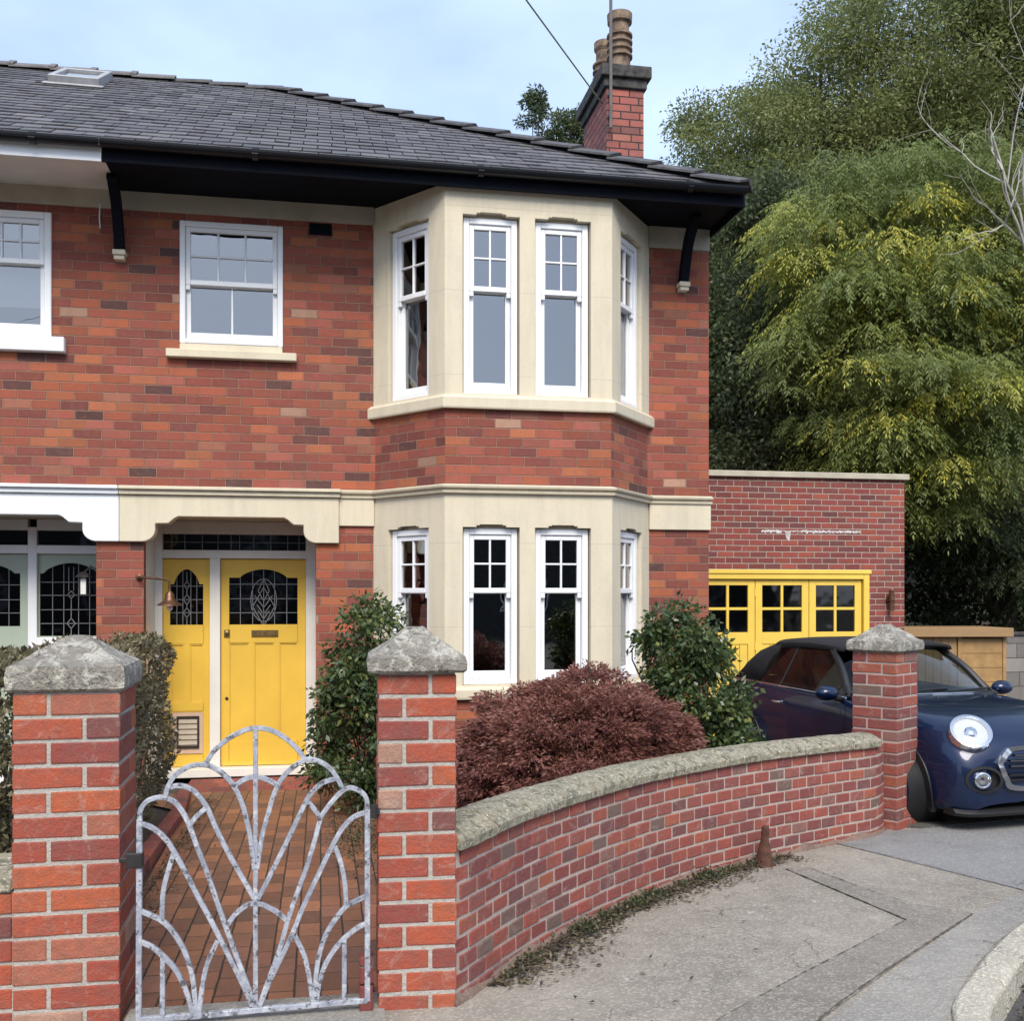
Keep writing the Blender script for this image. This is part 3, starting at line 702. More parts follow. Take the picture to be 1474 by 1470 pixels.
m = MB(); m.box(-1.56, -.046, YF+.112, YD+.1, 2.312, 2.34); m.build('porch_ceiling', 'frieze', house)
# cream left reveal of the porch
m = MB(); m.box(-1.60, -1.566, YF+.10, YD+.05, -.2, 2.31); m.build('porch_reveal', 'cream_paint', house)
# upper left window
sash(house, (-1.257+.004, YF+.035, 3.872), (1, 0), (0, -1), .912, 1.11, .50, (3, 2), 2, .05)
m = MB(); m.box(-1.365, -.218, YF-.075, YF+.10, 3.735, 3.808); m.hexa([(-1.25, YF-.04, 3.809), (-.345, YF-.04, 3.809), (-.345, YF+.1, 3.809), (-1.25, YF+.1, 3.809), (-1.25, YF-.03, 3.868), (-.345, YF-.03, 3.868), (-.345, YF+.1, 3.872), (-1.25, YF+.1, 3.872)])
m.build('sill', ['stone'], house, bevel=.006)
# air vent
m = MB(); m.box(-.105, .10, YF-.012, YF+.02, 4.925, 5.03)
for k in range(5): m.box(-.095, .09, YF-.018, YF-.011, 4.935+.019*k, 4.944+.019*k)
m.build('air_vent', 'black', house)

# front door and side panel
MAT['vent_pink'] = simple('pinkish_vent_plate', (.62, .43, .30), .5, .15, 8)
fr = MB()
fr.box(-1.566, -1.497, YD-.06, YD+.05, -.10, 2.31); fr.box(-1.058, -.960, YD-.05, YD+.05, -.10, 1.96); fr.box(-.144, -.046, YD-.06, YD+.05, -.10, 2.31)
fr.box(-1.497, -.144, YD-.05, YD+.05, 1.95, 2.03); fr.box(-1.497, -.144, YD-.05, YD+.05, 2.185, 2.31)
fr.box(-1.56, -.03, YD-.16, YD+.05, -.155, -.075)
dfr = fr.build('door_frame', 'cream_paint', house, bevel=.004)
g = MB(frame((-1.497, YD, 0), (1, 0), (0, -1)))
g.face([(0, -.01, 2.03), (1.353, -.01, 2.03), (1.353, -.01, 2.185), (0, -.01, 2.185)])
leaded(g, 0, 1.353, 2.03, 2.185, [(0, 2.185), (1.353, 2.185)], [.06, .15, .27, .38, .47, .53, .63, .75, .87, .95], [.5], [])
g.build('transom_pane', ['glass_dark', 'lead'], house, recalc=False)
OVM = [DIA(.5, .38, .16, .42), oval(.5, .52, .19, .46), [(.5, .98), (.42, .72), (.5, .5), (.58, .72), (.5, .98)], [(.40, .42), (.5, .22), (.60, .42)], [(.37, .62), (.5, .36), (.63, .62)], [(.42, .3), (.5, .12), (.58, .3)]]
T = frame((-.957, YD, 0), (1, 0), (0, -1))
hd = arch_pts(.078, .732, 1.765, .082, .10)
dl = door_leaf('front_door', house, T, .81, -.07, 1.945, (.078, .732, 1.305, 1.765), hd, 'yellow',
               [(.075, .268, .16, 1.128), (.313, .508, .16, 1.128), (.553, .735, .16, 1.128)], 'glass_dark', ([.16, .34, .5, .66, .84], [.25, .55, .86], OVM))
q = MB(T); q.box(.29, .545, 0, .012, 1.185, 1.25); q.box(.315, .52, .0125, .017, 1.20, 1.235); q.build('letter_plate', 'brass', dl, bevel=.004)
q = MB(T); q.box(.030, .085, 0, .008, 1.18, 1.255); q.lathe([(.022, 0), (.022, .014), (.010, .017)], (.057, .008, 1.225), (0, 1, 0), 14); q.build('lock', 'brass', dl)
q = MB(T); q.lathe([(.016, 0), (.016, .006), (.006, .007)], (.055, .001, .585), (0, 1, 0), 12); q.build('lock', 'iron', dl)
q = MB(T); q.box(.02, .79, 0, .03, -.068, -.03); q.build('weather_bar', 'yellow', dl)
T = frame((-1.495, YD, 0), (1, 0), (0, -1))
hd = arch_pts(.062, .372, 1.70, .145, .035)
sp = door_leaf('side_panel', house, T, .435, -.07, 1.945, (.062, .372, 1.305, 1.70), hd, 'yellow',
               [(.07, .19, .55, 1.12), (.245, .375, .55, 1.12), (.07, .375, .04, .47)], 'glass_dark', ([.2, .38, .62, .8], [.3, .62, .95], [[(.5, 0), (.5, .2)], DIA(.5, .3, .11, .12), [(.5, .42), (.5, .5)], DIA(.5, .62, .11, .12), [(.5, .74), (.5, .9)], DIA(.5, .97, .09, .09), [(.5, 1.06), (.5, 1.3)]]))
q = MB(T); q.box(.085, .370, -.014, .004, .055, .455); q.build('vent_surround', 'vent_pink', sp)
q = MB(T)
q.box(.125, .335, .004, .02, .11, .13); q.box(.125, .335, .004, .02, .40, .42); q.box(.125, .143, .004, .02, .13, .40); q.box(.317, .335, .004, .02, .13, .40)
q.build('vent_frame', 'iron', sp); q = MB(T)
for k in range(5): z = .14+.052*k; q.hexa([(.143, .005, z), (.317, .005, z), (.317, .018, z+.004), (.143, .018, z+.004), (.143, .005, z+.034), (.317, .005, z+.034), (.317, .01, z+.04), (.143, .01, z+.04)])
q.build('vent_grille', 'frieze', sp)
# step
m = MB(); m.box(-1.56, .05, YF+.06, YD-.17, -.34, -.20); m.build('door_step', 'slab', house, bevel=.01)
m = MB(); m.box(-1.22, .03, YF-.22, YD-.17, -.40, -.165); m.build('door_step', 'brick_step', house, bevel=.008)
# wall lamp on the porch pier: arm, shade, bulb
m = MB(); m.tube([(-1.60, YF-.005, 1.755), (-1.60, YF-.05, 1.755), (-1.55, YF-.09, 1.75), (-1.36, YF-.10, 1.735), (-1.33, YF-.10, 1.72), (-1.325, YF-.10, 1.61)], .011, 8)
m.lathe([(.035, 0), (.03, .014), (.012, .02)], (-1.60, YF-.001, 1.755), (0, -1, 0), 16)
wl = sub(m.build('wall_lamp', 'copper', house, smooth=True), house)
m = MB(); m.lathe([(.112, 0), (.105, .012), (.06, .04), (.042, .07), (.040, .10), (.016, .13)], (-1.325, YF-.10, 1.50), (0, 0, 1), 24); m.build('lamp_shade', 'copper', wl, smooth=True)
m = MB(); m.lathe([(.004, -.06), (.022, -.045), (.028, -.02), (.018, .01), (.012, .03)], (-1.325, YF-.10, 1.51), (0, 0, 1), 14); m.build('bulb', 'lampglass', wl, smooth=True)

# rooms behind the glass
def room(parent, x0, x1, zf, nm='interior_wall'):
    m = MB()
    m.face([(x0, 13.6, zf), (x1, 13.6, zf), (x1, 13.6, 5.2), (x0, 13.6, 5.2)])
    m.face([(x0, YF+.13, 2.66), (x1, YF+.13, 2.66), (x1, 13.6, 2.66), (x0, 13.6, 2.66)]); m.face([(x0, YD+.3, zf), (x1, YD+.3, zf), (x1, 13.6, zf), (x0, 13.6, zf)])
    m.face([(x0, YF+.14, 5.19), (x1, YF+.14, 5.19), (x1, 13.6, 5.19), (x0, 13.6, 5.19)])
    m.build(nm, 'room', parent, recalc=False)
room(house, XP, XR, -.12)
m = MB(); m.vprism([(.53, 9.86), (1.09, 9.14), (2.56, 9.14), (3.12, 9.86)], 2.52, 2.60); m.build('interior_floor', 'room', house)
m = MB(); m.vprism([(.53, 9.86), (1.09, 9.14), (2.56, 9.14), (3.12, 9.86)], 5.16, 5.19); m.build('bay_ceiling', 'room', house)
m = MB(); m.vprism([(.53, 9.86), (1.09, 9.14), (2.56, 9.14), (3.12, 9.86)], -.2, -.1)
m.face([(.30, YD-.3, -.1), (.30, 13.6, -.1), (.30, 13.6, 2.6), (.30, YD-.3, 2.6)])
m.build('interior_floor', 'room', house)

# ---------------------------------------------------------------- roofs
PIT = math.atan(.595); CP, SP = math.cos(PIT), math.sin(PIT)
YE, ZE, YRG = 8.97, 5.31, 13.33
XE = 3.80
SLL = (YRG-YE)/CP
def slates(x0, x1, parent, hip):
    """individual overlapping slates laid in courses on the front slope"""
    Tr = lambda q: (q[0], YE+q[1]*CP-q[2]*SP, ZE+q[1]*SP+q[2]*CP)
    m = MB(Tr); w = .25; ex = .205; row = 0; t = -.02
    while t < SLL:
        x = x0-(w/2 if row % 2 else 0)-random.uniform(0, .02)
        while x < x1:
            j = random.uniform(-.016, .012); l = .004+random.uniform(0, .006); m.rnd = random.uniform(.02, 1)
            a, b_ = max(x+.0045, x0), min(x+w-.0045, x1)
            if b_-a > .02:
                t0, t1 = t+j, min(t+ex+.02, SLL+.02); s_ = random.uniform(-.003, .003)
                m.hexa([(a, t0, l-.004+s_), (b_, t0, l-.004-s_), (b_, t1, -.006), (a, t1, -.006), (a, t0, l+.006+s_), (b_, t0, l+.006-s_), (b_, t1, .001), (a, t1, .001)])
            x += w
        t += ex; row += 1
    m.rnd = .5
    o = m.build('roof', 'slate', parent, recalc=False)
    if hip:
        bm = bmesh.new(); bm.from_mesh(o.data); off_ = Vector(parent['_w'])
        bmesh.ops.bisect_plane(bm, geom=bm.verts[:]+bm.edges[:]+bm.faces[:], plane_co=Vector((XE, YE, 0))-off_, plane_no=(1, 1, 0), clear_outer=True)
        bm.to_mesh(o.data); bm.free()
    return sub(o, parent)
XH = XE-(YRG-YE)
roof = slates(XP, XE, house, True)
m = MB()                                           # boarding under the slates, right slope, back slope
m.face([(XP, YE+.03, ZE-.012), (XE-.03, YE+.03, ZE-.012), (XH, YRG, ZE-.03+SLL*SP), (XP, YRG, ZE-.03+SLL*SP)])
m.face([(XE, YE, ZE-.005), (XE, 2*YRG-YE, ZE-.005), (XH, YRG, ZE+SLL*SP-.005)])
m.face([(XP, 2*YRG-YE, ZE), (XP, YRG, ZE+SLL*SP-.005), (XH, YRG, ZE+SLL*SP-.005), (XE, 2*YRG-YE, ZE)])
m.build('roof_slope', 'ridge', roof, recalc=False)
def ridge_run(p, q, n, da, db, parent, mat, wid=.15, lip=.012, collar=False, nm='ridge_tiles'):
    p = Vector(p); q = Vector(q); h = (q-p)/n; hu = h.normalized(); da = Vector(da).normalized(); db = Vector(db).normalized()
    up = (-(da+db)).normalized(); m = MB()
    for k in range(n):
        a = p+h*k; b_ = p+h*(k+1)+hu*.03
        for e, (d1, d2) in enumerate(((da, db),)):
            la, lb = up*(lip+.018), up*.006
            th = up*.02
            def ring(c, l): return [c+l+d1*wid, c+l, c+l+d2*wid, c+l+d2*wid+th, c+l+th*1.3, c+l+d1*wid+th]
            r0 = [m.p(v) for v in ring(a, la)]; r1 = [m.p(v) for v in ring(b_, lb)]
            for j in range(6): m.poly((r0[j], r0[(j+1) % 6], r1[(j+1) % 6], r1[j]))
            m.poly(r0[::-1]); m.poly(r1)
        if collar:
            r0 = [m.p(v) for v in ring(b_-hu*.05, up*.035)]; r1 = [m.p(v) for v in ring(b_+hu*.02, up*.035)]
            for j in range(6): m.poly((r0[j], r0[(j+1) % 6], r1[(j+1) % 6], r1[j]))
            m.poly(r0[::-1]); m.poly(r1)
    return m.build(nm, mat, parent)
ZR = ZE+SLL*SP
fs = Vector((0, -CP, -SP)); bs = Vector((0, CP, -SP)); rs_ = Vector((CP, 0, -SP))
hv = Vector((XH-XE, YRG-YE, ZR-ZE)).normalized()
dl_ = (fs-hv*fs.dot(hv)).normalized(); dr_ = (rs_-hv*rs_.dot(hv)).normalized()
ridge_run((XE+.02, YE-.02, ZE+.02), (XH, YRG, ZR+.02), 14, dl_, dr_, roof, 'ridge', .17, .02, nm='hip_tiles')
ridge_run((XH+.1, YRG, ZR+.01), (XP+.02, YRG, ZR+.01), 3, fs, bs, roof, 'ridge', .12, .01, nm='ridge_tiles')
m = MB(); m.lathe([(.075, 0), (.075, .22), (.095, .225), (.095, .30), (.05, .33)], (-1.60, 13.75, ZR-.18), (0, 0, 1), 16); m.build('vent_pipe', 'slab', roof)

def eaves(parent, x0, x1, mat_f, end):
    m = MB(); m.box(x0, x1, YE+.045, YF+.02, SOF-.012, SOF)
    m.build('soffit', 'black' if mat_f == 'black' else 'soffit_grey', parent)
    m = MB(); m.box(x0, x1, YE+.02, YE+.042, SOF-.075, ZE-.02)
    if end:
        m.box(x1, x1+.022, YE+.02, 17.6, SOF-.075, ZE-.02)
    m.build('fascia', mat_f, parent, bevel=.003)
    return
eaves(house, XP+.002, XE-.004, 'black', True)
def gutter(parent, x0, x1):
    m = MB(); n = 10
    pr = [(-.058*math.cos(math.pi*k/n), -.058*math.sin(math.pi*k/n)) for k in range(n+1)]
    pr = pr+[(.050*math.cos(math.pi*k/n), -.050*math.sin(math.pi*k/n)) for k in range(n+1)]
    cy, cz = YE-.045, ZE-.018
    a = [m.p((x0, cy+y, cz+z)) for y, z in pr]; b_ = [m.p((x1, cy+y, cz+z)) for y, z in pr]; N = len(pr)
    for k in range(N): m.poly((a[k], a[(k+1) % N], b_[(k+1) % N], b_[k]))
    m.poly(a[::-1]); m.poly(b_)
    xk = x0+1.2
    while xk < x1-.3:                              # union collars
        m.tube([(xk, cy, cz-.02), (xk+.05, cy, cz-.02)], .052, 10); xk += 1.9
    return m.build('gutter', 'gutter', parent, smooth=False)
gutter(house, XP+.003, XE+.0)
def bracket(parent, x, mat='black'):
    m = MB(); prof = catmull([(0, YF-.045, 4.66), (0, YF-.10, 4.82), (0, YF-.20, 5.02), (0, YF-.36, 5.17), (0, YF-.42, SOF-.014)], 5)
    rings = []
    for k, q in enumerate(prof):
        t = (prof[min(k+1, len(prof)-1)]-prof[max(0, k-1)]).normalized(); n = Vector((0, t.z, -t.y)); w = .045
        rings.append([m.p(q+Vector((sx*.04, 0, 0))+n*sy*w) for sx, sy in ((-1, -1), (1, -1), (1, 1), (-1, 1))])
    for r0, r1 in zip(rings, rings[1:]):
        for j in range(4): m.poly((r0[j], r0[(j+1) % 4], r1[(j+1) % 4], r1[j]))
    m.poly(rings[0][::-1]); m.poly(rings[-1])
    m.v = [v+Vector((x, 0, 0)) for v in m.v]
    br = sub(m.build('eaves_bracket', mat, parent), parent)
    m = MB(); m.box(x-.055, x+.055, YF-.10, YF+.01, 4.615, 4.66); m.box(x-.045, x+.045, YF-.085, YF+.01, 4.575, 4.612); m.build('corbel', 'stone', br, bevel=.005)
bracket(house, 3.50); bracket(house, -1.80+.04)

# chimney
m = MB(); m.box(3.335, 3.79, 11.95, 13.05, 4.9, 7.70)
ch = sub(m.build('chimney', 'brick_chim', house), house)
m = MB(); m.box(3.30, 3.825, 11.915, 13.085, 7.62, 7.70-.001+.03); m.box(3.255, 3.87, 11.87, 13.13, 7.731, 7.875); m.build('chimney_cap', 'slab', ch, bevel=.012, seg=2)
def pot(x, y, h, flare):
    pr = [(.15, 0), (.145, .08), (.135, .10), (.13, .24)]
    z = .26
    while z < h-.28:
        pr += [(.13, z), (.158, z+.012), (.158, z+.035), (.13, z+.05)]; z += .085
    pr += [(.115, h-.24), (.115, h-.12)]
    pr += [(.15, h-.10), (.155, h)] if flare else [(.14, h-.08), (.14, h)]
    pr += [(.11, h), (.10, h-.2)]
    m = MB(); m.lathe(pr, (x, y, 7.876), (0, 0, 1), 20); m.build('chimney_pot', 'pot', ch, smooth=False)
pot(3.59, 12.28, .80, True); pot(3.56, 12.84, .74, False)
m = MB(); m.tube([(3.36, 11.86, 7.1), (3.36, 11.86, 9.6)], .019, 8); m.box(3.34, 3.38, 11.86, 11.96, 7.25, 7.29); m.box(3.34, 3.38, 11.86, 11.96, 7.5, 7.54)
m.build('aerial_pole', 'ridge_grey', ch)

# ---------------------------------------------------------------- the neighbour, mirrored about the party line
XL = -7.3
nb = thing('brick_house', 'adjoining brick house with sage green door and white painted porch lintel', 'house', (-4.5, YF, -.17))
MX = lambda x: 2*XP-x
m = MB()
m.panel((XL, YF), (XP, YF), -.4, 5.06, [(MX(-.043)-XL, MX(-1.563)-XL, -.4, 2.31), (MX(-.36)-XL, MX(-1.18)-XL, 3.87, 4.975)], .12)
m.face([(XL, YF, -.4), (XL, 17.5, -.4), (XL, 17.5, 5.3), (XL, YF, 5.06)]); m.face([(XL, 17.5, -.4), (XP, 17.5, -.4), (XP, 17.5, 5.3), (XL, 17.5, 5.3)])
m.face([(MX(-1.563)+.0, YF+.12, -.4), (MX(-1.563), YD+.05, -.4), (MX(-1.563), YD+.05, 2.3), (MX(-1.563), YF+.12, 2.3)])
m.face([(MX(-.043), YF+.12, -.4), (MX(-.043), YD+.05, -.4), (MX(-.043), YD+.05, 2.3), (MX(-.043), YF+.12, 2.3)])
m.build('wall', 'brick', nb, recalc=False)
m = MB(); m.box(XL, XP-.003, YF-.02, YF+.05, 5.045, SOF+.05); m.build('frieze', 'frieze', nb)
lintel(porch(-1, XP), 'porch_lintel', 'white_paint', nb)
m = MB(); m.box(MX(.182), XP-.0025, YF-.115, YF, 2.536, 2.568); m.box(MX(.178), XP-.0025, YF-.085, YF, 2.492, 2.536); m.build('lintel_moulding', 'white_paint', nb, bevel=.006)
m = MB(); m.box(XL, MX(.20), YF-.08, YF, 2.49, 2.568); m.build('string_course', 'white_paint', nb)
m = MB(); m.box(MX(-.046), MX(-1.56), YF+.112, YD+.1, 2.312, 2.34); m.build('porch_ceiling', 'frieze', nb)
sash(nb, (MX(-.36)+.004, YF+.02, 3.872), (1, 0), (0, -1), .812-.004+.02, 1.10, .60, (4, 2), 1, .06, horns=False, blind=True)
m = MB(); m.box(MX(-.22), MX(-1.31), YF-.08, YF+.10, 3.735, 3.868); m.build('sill', 'white_paint', nb, bevel=.008)
# its door: leaf and glazed side light in a white frame
fr = MB()
fr.box(-2.046, -1.972, YD-.06, YD+.05, -.10, 2.235); fr.box(-2.708, -2.628, YD-.05, YD+.05, -.10, 2.235); fr.box(-3.485, -3.41, YD-.06, YD+.05, -.10, 2.235)
for a, b_ in ((-3.41, -2.708), (-2.628, -2.046)):
    fr.box(a, b_, YD-.05, YD+.05, 1.985, 2.065); fr.box(a, b_, YD-.05, YD+.05, 2.205, 2.31)
fr.box(-2.628, -2.046, YD-.06, YD+.05, 1.12, 1.195); fr.box(-2.628, -2.046, YD-.04, YD+.05, -.10, 1.12)
fr.box(-3.5, -1.97, YD-.16, YD+.05, -.155, -.101)
fr.build('door_frame', 'upvc', nb, bevel=.004)
g = MB(frame((-3.41, YD, 0), (1, 0), (0, -1)))
for a, b_ in ((0, .702), (.782, 1.364)): g.face([(a, -.01, 2.065), (b_, -.01, 2.065), (b_, -.01, 2.205), (a, -.01, 2.205)])
g.build('transom_pane', 'glass_dark', nb, recalc=False)
T = frame((-3.405, YD, 0), (1, 0), (0, -1))
nd = door_leaf('front_door', nb, T, .695, -.09, 1.98, (.10, .618, 1.30, 1.80), arch_pts(.10, .618, 1.80, .08, .05), 'sage',
          [(.08, .32, .1, 1.02), (.37, .615, .1, 1.02)], 'glass_dark', ([.2, .4, .6, .8], [.25, .5, .78], []))
q = MB(T); q.lathe([(.012, 0), (.016, .02), (.03, .04), (.02, .06)], (.66, 0, 1.09), (0, 1, 0), 14); q.build('door_knob', 'iron', nd, smooth=True)
T = frame((-2.626, YD, 0), (1, 0), (0, -1))
door_leaf('side_light', nb, T, .578, 1.197, 1.983, (.012, .566, 1.205, 1.80), arch_pts(.012, .566, 1.80, .10, .03), 'sage', [], 'glass_dark',
          ([.2, .38, .62, .8], [.2, .42, .65, .86], [[(.5, 0), (.5, .12)], DIA(.5, .2, .07, .08), [(.5, .28), (.5, .62)], DIA(.5, .66, .06, .06), [(.46, .72), (.46, 1.1)], [(.54, .72), (.54, 1.1)]]))
m = MB(); m.box(-2.01, -1.975, YF+.30, YF+.34, 1.70, 1.82); m.tube([(-1.99, YF+.32, 1.80), (-2.08, YF+.32, 1.86), (-2.14, YF+.32, 1.80)], .009, 6)
m.lathe([(.02, .17), (.07, .13), (.075, .12), (.06, .118)], (-2.14, YF+.32, 1.64), (0, 0, 1), 8)
for k in range(4): 
    x = -2.14+.042*math.cos(R(45+90*k)); y = YF+.32+.042*math.sin(R(45+90*k)); m.tube([(x, y, 1.60), (x*1.0, y, 1.76)], .006, 5)
m.box(-2.19, -2.09, YF+.27, YF+.37, 1.59, 1.602)
ln = sub(m.build('porch_lantern', 'iron', nb), nb)
m = MB(); m.box(-2.165, -2.115, YF+.295, YF+.345, 1.603, 1.75); m.build('lantern_glass', 'lampglass', ln)
room(nb, XL, XP-.005, -.12)
nr = slates(XL, XP-.003, nb, False)
m = MB(); m.face([(XL, YE+.03, ZE-.012), (XP, YE+.03, ZE-.012), (XP, YRG, ZR-.03), (XL, YRG, ZR-.03)]); m.face([(XL, 2*YRG-YE, ZE), (XP, 2*YRG-YE, ZE), (XP, YRG, ZR-.005), (XL, YRG, ZR-.005)])
m.face([(XL, YE, ZE), (XL, 2*YRG-YE, ZE), (XL, YRG, ZR)])
m.build('roof_slope', 'ridge', nr, recalc=False)
ridge_run((XP+.02, YRG, ZR+.03), (XL, YRG, ZR+.03), 12, fs, bs, nr, 'ridge_grey', .19, .004, True)
# skylight
MAT['sky_frame'] = simple('grey_metal_frame', (.36, .36, .37), .5, .2, 9)
Tr = lambda q: (q[0], YE+q[1]*CP-q[2]*SP, ZE+q[1]*SP+q[2]*CP)
m = MB(Tr); x0, x1, t0, t1 = -2.93, -2.40, SLL-1.40, SLL-.52
for a in ((x0, x1, t0, t0+.07), (x0, x1, t1-.07, t1), (x0, x0+.06, t0+.07, t1-.07), (x1-.06, x1, t0+.07, t1-.07)): m.box(*a, .0, .10)
m.box(x0-.05, x1+.05, t0-.09, t0-.002, .012, .03)
sk = sub(m.build('skylight', 'sky_frame', nr, bevel=.006), nb)
m = MB(Tr); m.box(x0+.06, x1-.06, t0+.07, t1-.07, .05, .07); m.build('pane', 'glass', sk)
eaves(nb, XL, XP-.002, 'upvc', False); gutter(nb, XL, XP-.003)
m = MB(); m.tube([(-1.93, YF-.02, 5.08), (-1.935, YF-.03, 4.95), (-1.93, YF-.02, 4.86)], .006, 6); m.build('loose_cable', 'upvc', nb)

# overhead cable from the chimney
m = MB(); e = at(758, 10.2); P0 = Vector((3.33, 12.15, 7.52)); P1 = Vector((e[0], e[1], 7.42)); P2 = P1+(P1-P0)*6; 
m.tube([P0.lerp(P2, k/24)+Vector((0, 0, -.28*math.sin(math.pi*min(1, k/24))*0)) for k in range(25)], .0085, 6)
tag(m.build('overhead_cable', 'cable'), 'thin overhead cable running from the chimney up out of the picture', 'cable')
# ---------------------------------------------------------------- garage
YG = 12.8; ZG = gz(YG)
MAT['plinth'] = ground_mat('dirty_cement_plinth', (.20, .13, .10), (.13, .09, .07), (.25, .18, .14), .3, 2)
MAT['residue'] = simple('white_residue', (.72, .68, .66), .9, .4, 14)
gar = thing('garage', 'flat-roofed red brick garage with yellow folding doors beside the house', 'garage', (5.7, YG, ZG))
GX1 = 7.70; DX0, DX1 = 4.02, 7.19
m = MB()
m.panel((XR, YG), (GX1, YG), -.6, 3.13, [(DX0-XR, DX1-XR, -.6, 1.905)], .12)
m.face([(GX1, YG, -.6), (GX1, 18, -.6), (GX1, 18, 3.13), (GX1, YG, 3.13)])
m.face([(XR, YG+.1, 3.10), (GX1, YG+.1, 3.10), (GX1, 18, 3.10), (XR, 18, 3.10)])
m.face([(XR, 18, -.6), (GX1, 18, -.6), (GX1, 18, 3.13), (XR, 18, 3.13)])
m.build('wall', 'brick_garage', gar, recalc=False)
m = MB(); m.box(XR+.01, GX1+.05, YG-.05, YG+.20, 3.132, 3.21); m.box(GX1-.16, GX1+.05, YG+.202, 18, 3.132, 3.21); m.build('coping', 'frieze', gar, bevel=.006)
m = MB(); m.box(DX0, DX0+.055, YG+.01, YG+.12, -.4, 1.80); m.box(DX1-.085, DX1-.002, YG-.015, YG+.12, -.4, 1.905); m.box(DX0, DX1-.085, YG-.015, YG+.12, 1.80, 1.905); m.box(DX0, DX1+.02, YG-.03, YG-.0151, 1.87, 1.925)
m.build('door_frame', 'yellow2', gar, bevel=.006)
lw = (DX1-.09-DX0-.06)/4
for k in range(4):
    x0 = DX0+.058+k*lw; T = frame((x0+.004, YG+.03, 0), (1, 0), (0, -1)); w = lw-.008; zb, zt = ZG+.02, 1.795
    m = MB(T); st = .095
    m.box(0, st, -.045, 0, zb, zt); m.box(w-st, w, -.045, 0, zb, zt); m.box(st, w-st, -.045, 0, zt-.075, zt); m.box(st, w-st, -.045, 0, .95, 1.105); m.box(st, w-st, -.045, 0, zb, zb+.16)
    gb = .036; m.box(w/2-gb/2, w/2+gb/2, -.04, -.004, 1.105, zt-.075); 
    zc = (1.105+zt-.075)/2; m.box(st, w/2-gb/2, -.04, -.006, zc-gb/2, zc+gb/2); m.box(w/2+gb/2, w-st, -.04, -.006, zc-gb/2, zc+gb/2)
    nbd = 5
    for j in range(nbd): a = st+(w-2*st)*j/nbd; m.box(a+.003, a+(w-2*st)/nbd-.003, -.03, -.010, zb+.16, .95)
    m.box(st, w-st, -.036, -.0301, zb+.16, .95)
    lf = sub(m.build('door_leaf', 'yellow2', gar, bevel=.003), gar)
    g = MB(T); g.face([(st, -.025, 1.105), (w-st, -.025, 1.105), (w-st, -.025, zt-.075), (st, -.025, zt-.075)]); g.build('pane', 'glass_dark', lf, recalc=False)
    if k in (1, 2):
        for z in (1.62, .92): g = MB(T); g.box(-.012, .008, 0, .014, z-.05, z+.05); g.build('hinge', 'yellow2', lf)
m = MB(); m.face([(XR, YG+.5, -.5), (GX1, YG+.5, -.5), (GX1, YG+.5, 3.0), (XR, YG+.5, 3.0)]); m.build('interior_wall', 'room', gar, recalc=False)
m = MB(); m.box(7.43, 7.50, YG-.03, YG-.001, 1.49, 1.56); m.lathe([(.036, 0), (.036, .27), (.030, .275)], (7.465, YG-.085, 1.385), (0, 0, 1), 14); m.lathe([(.05, 0), (.05, .012)], (7.465, YG-.085, 1.52), (0, 0, 1), 14)
m.build('wall_lamp', 'copper', gar)
# whitewash left where a sign was fixed
m = MB()
rr = random.Random(3)
up = []; dn = []
for k in range(90):
    x = 5.66+1.40*k/89; f = 1 if (k < 18 or 34 < k) else .35
    up.append((x, 2.432+rr.uniform(0, .022)*f)); dn.append((x, (2.430-rr.uniform(.002, .030)*f) if not 21 < k < 26 else 2.36-rr.uniform(0, .06)))
for k in range(89): m.face([(dn[k][0], YG-.004, dn[k][1]), (dn[k+1][0], YG-.004, dn[k+1][1]), (up[k+1][0], YG-.004, up[k+1][1]), (up[k][0], YG-.004, up[k][1])])
m.build('mortar_residue', 'residue', gar, recalc=False)

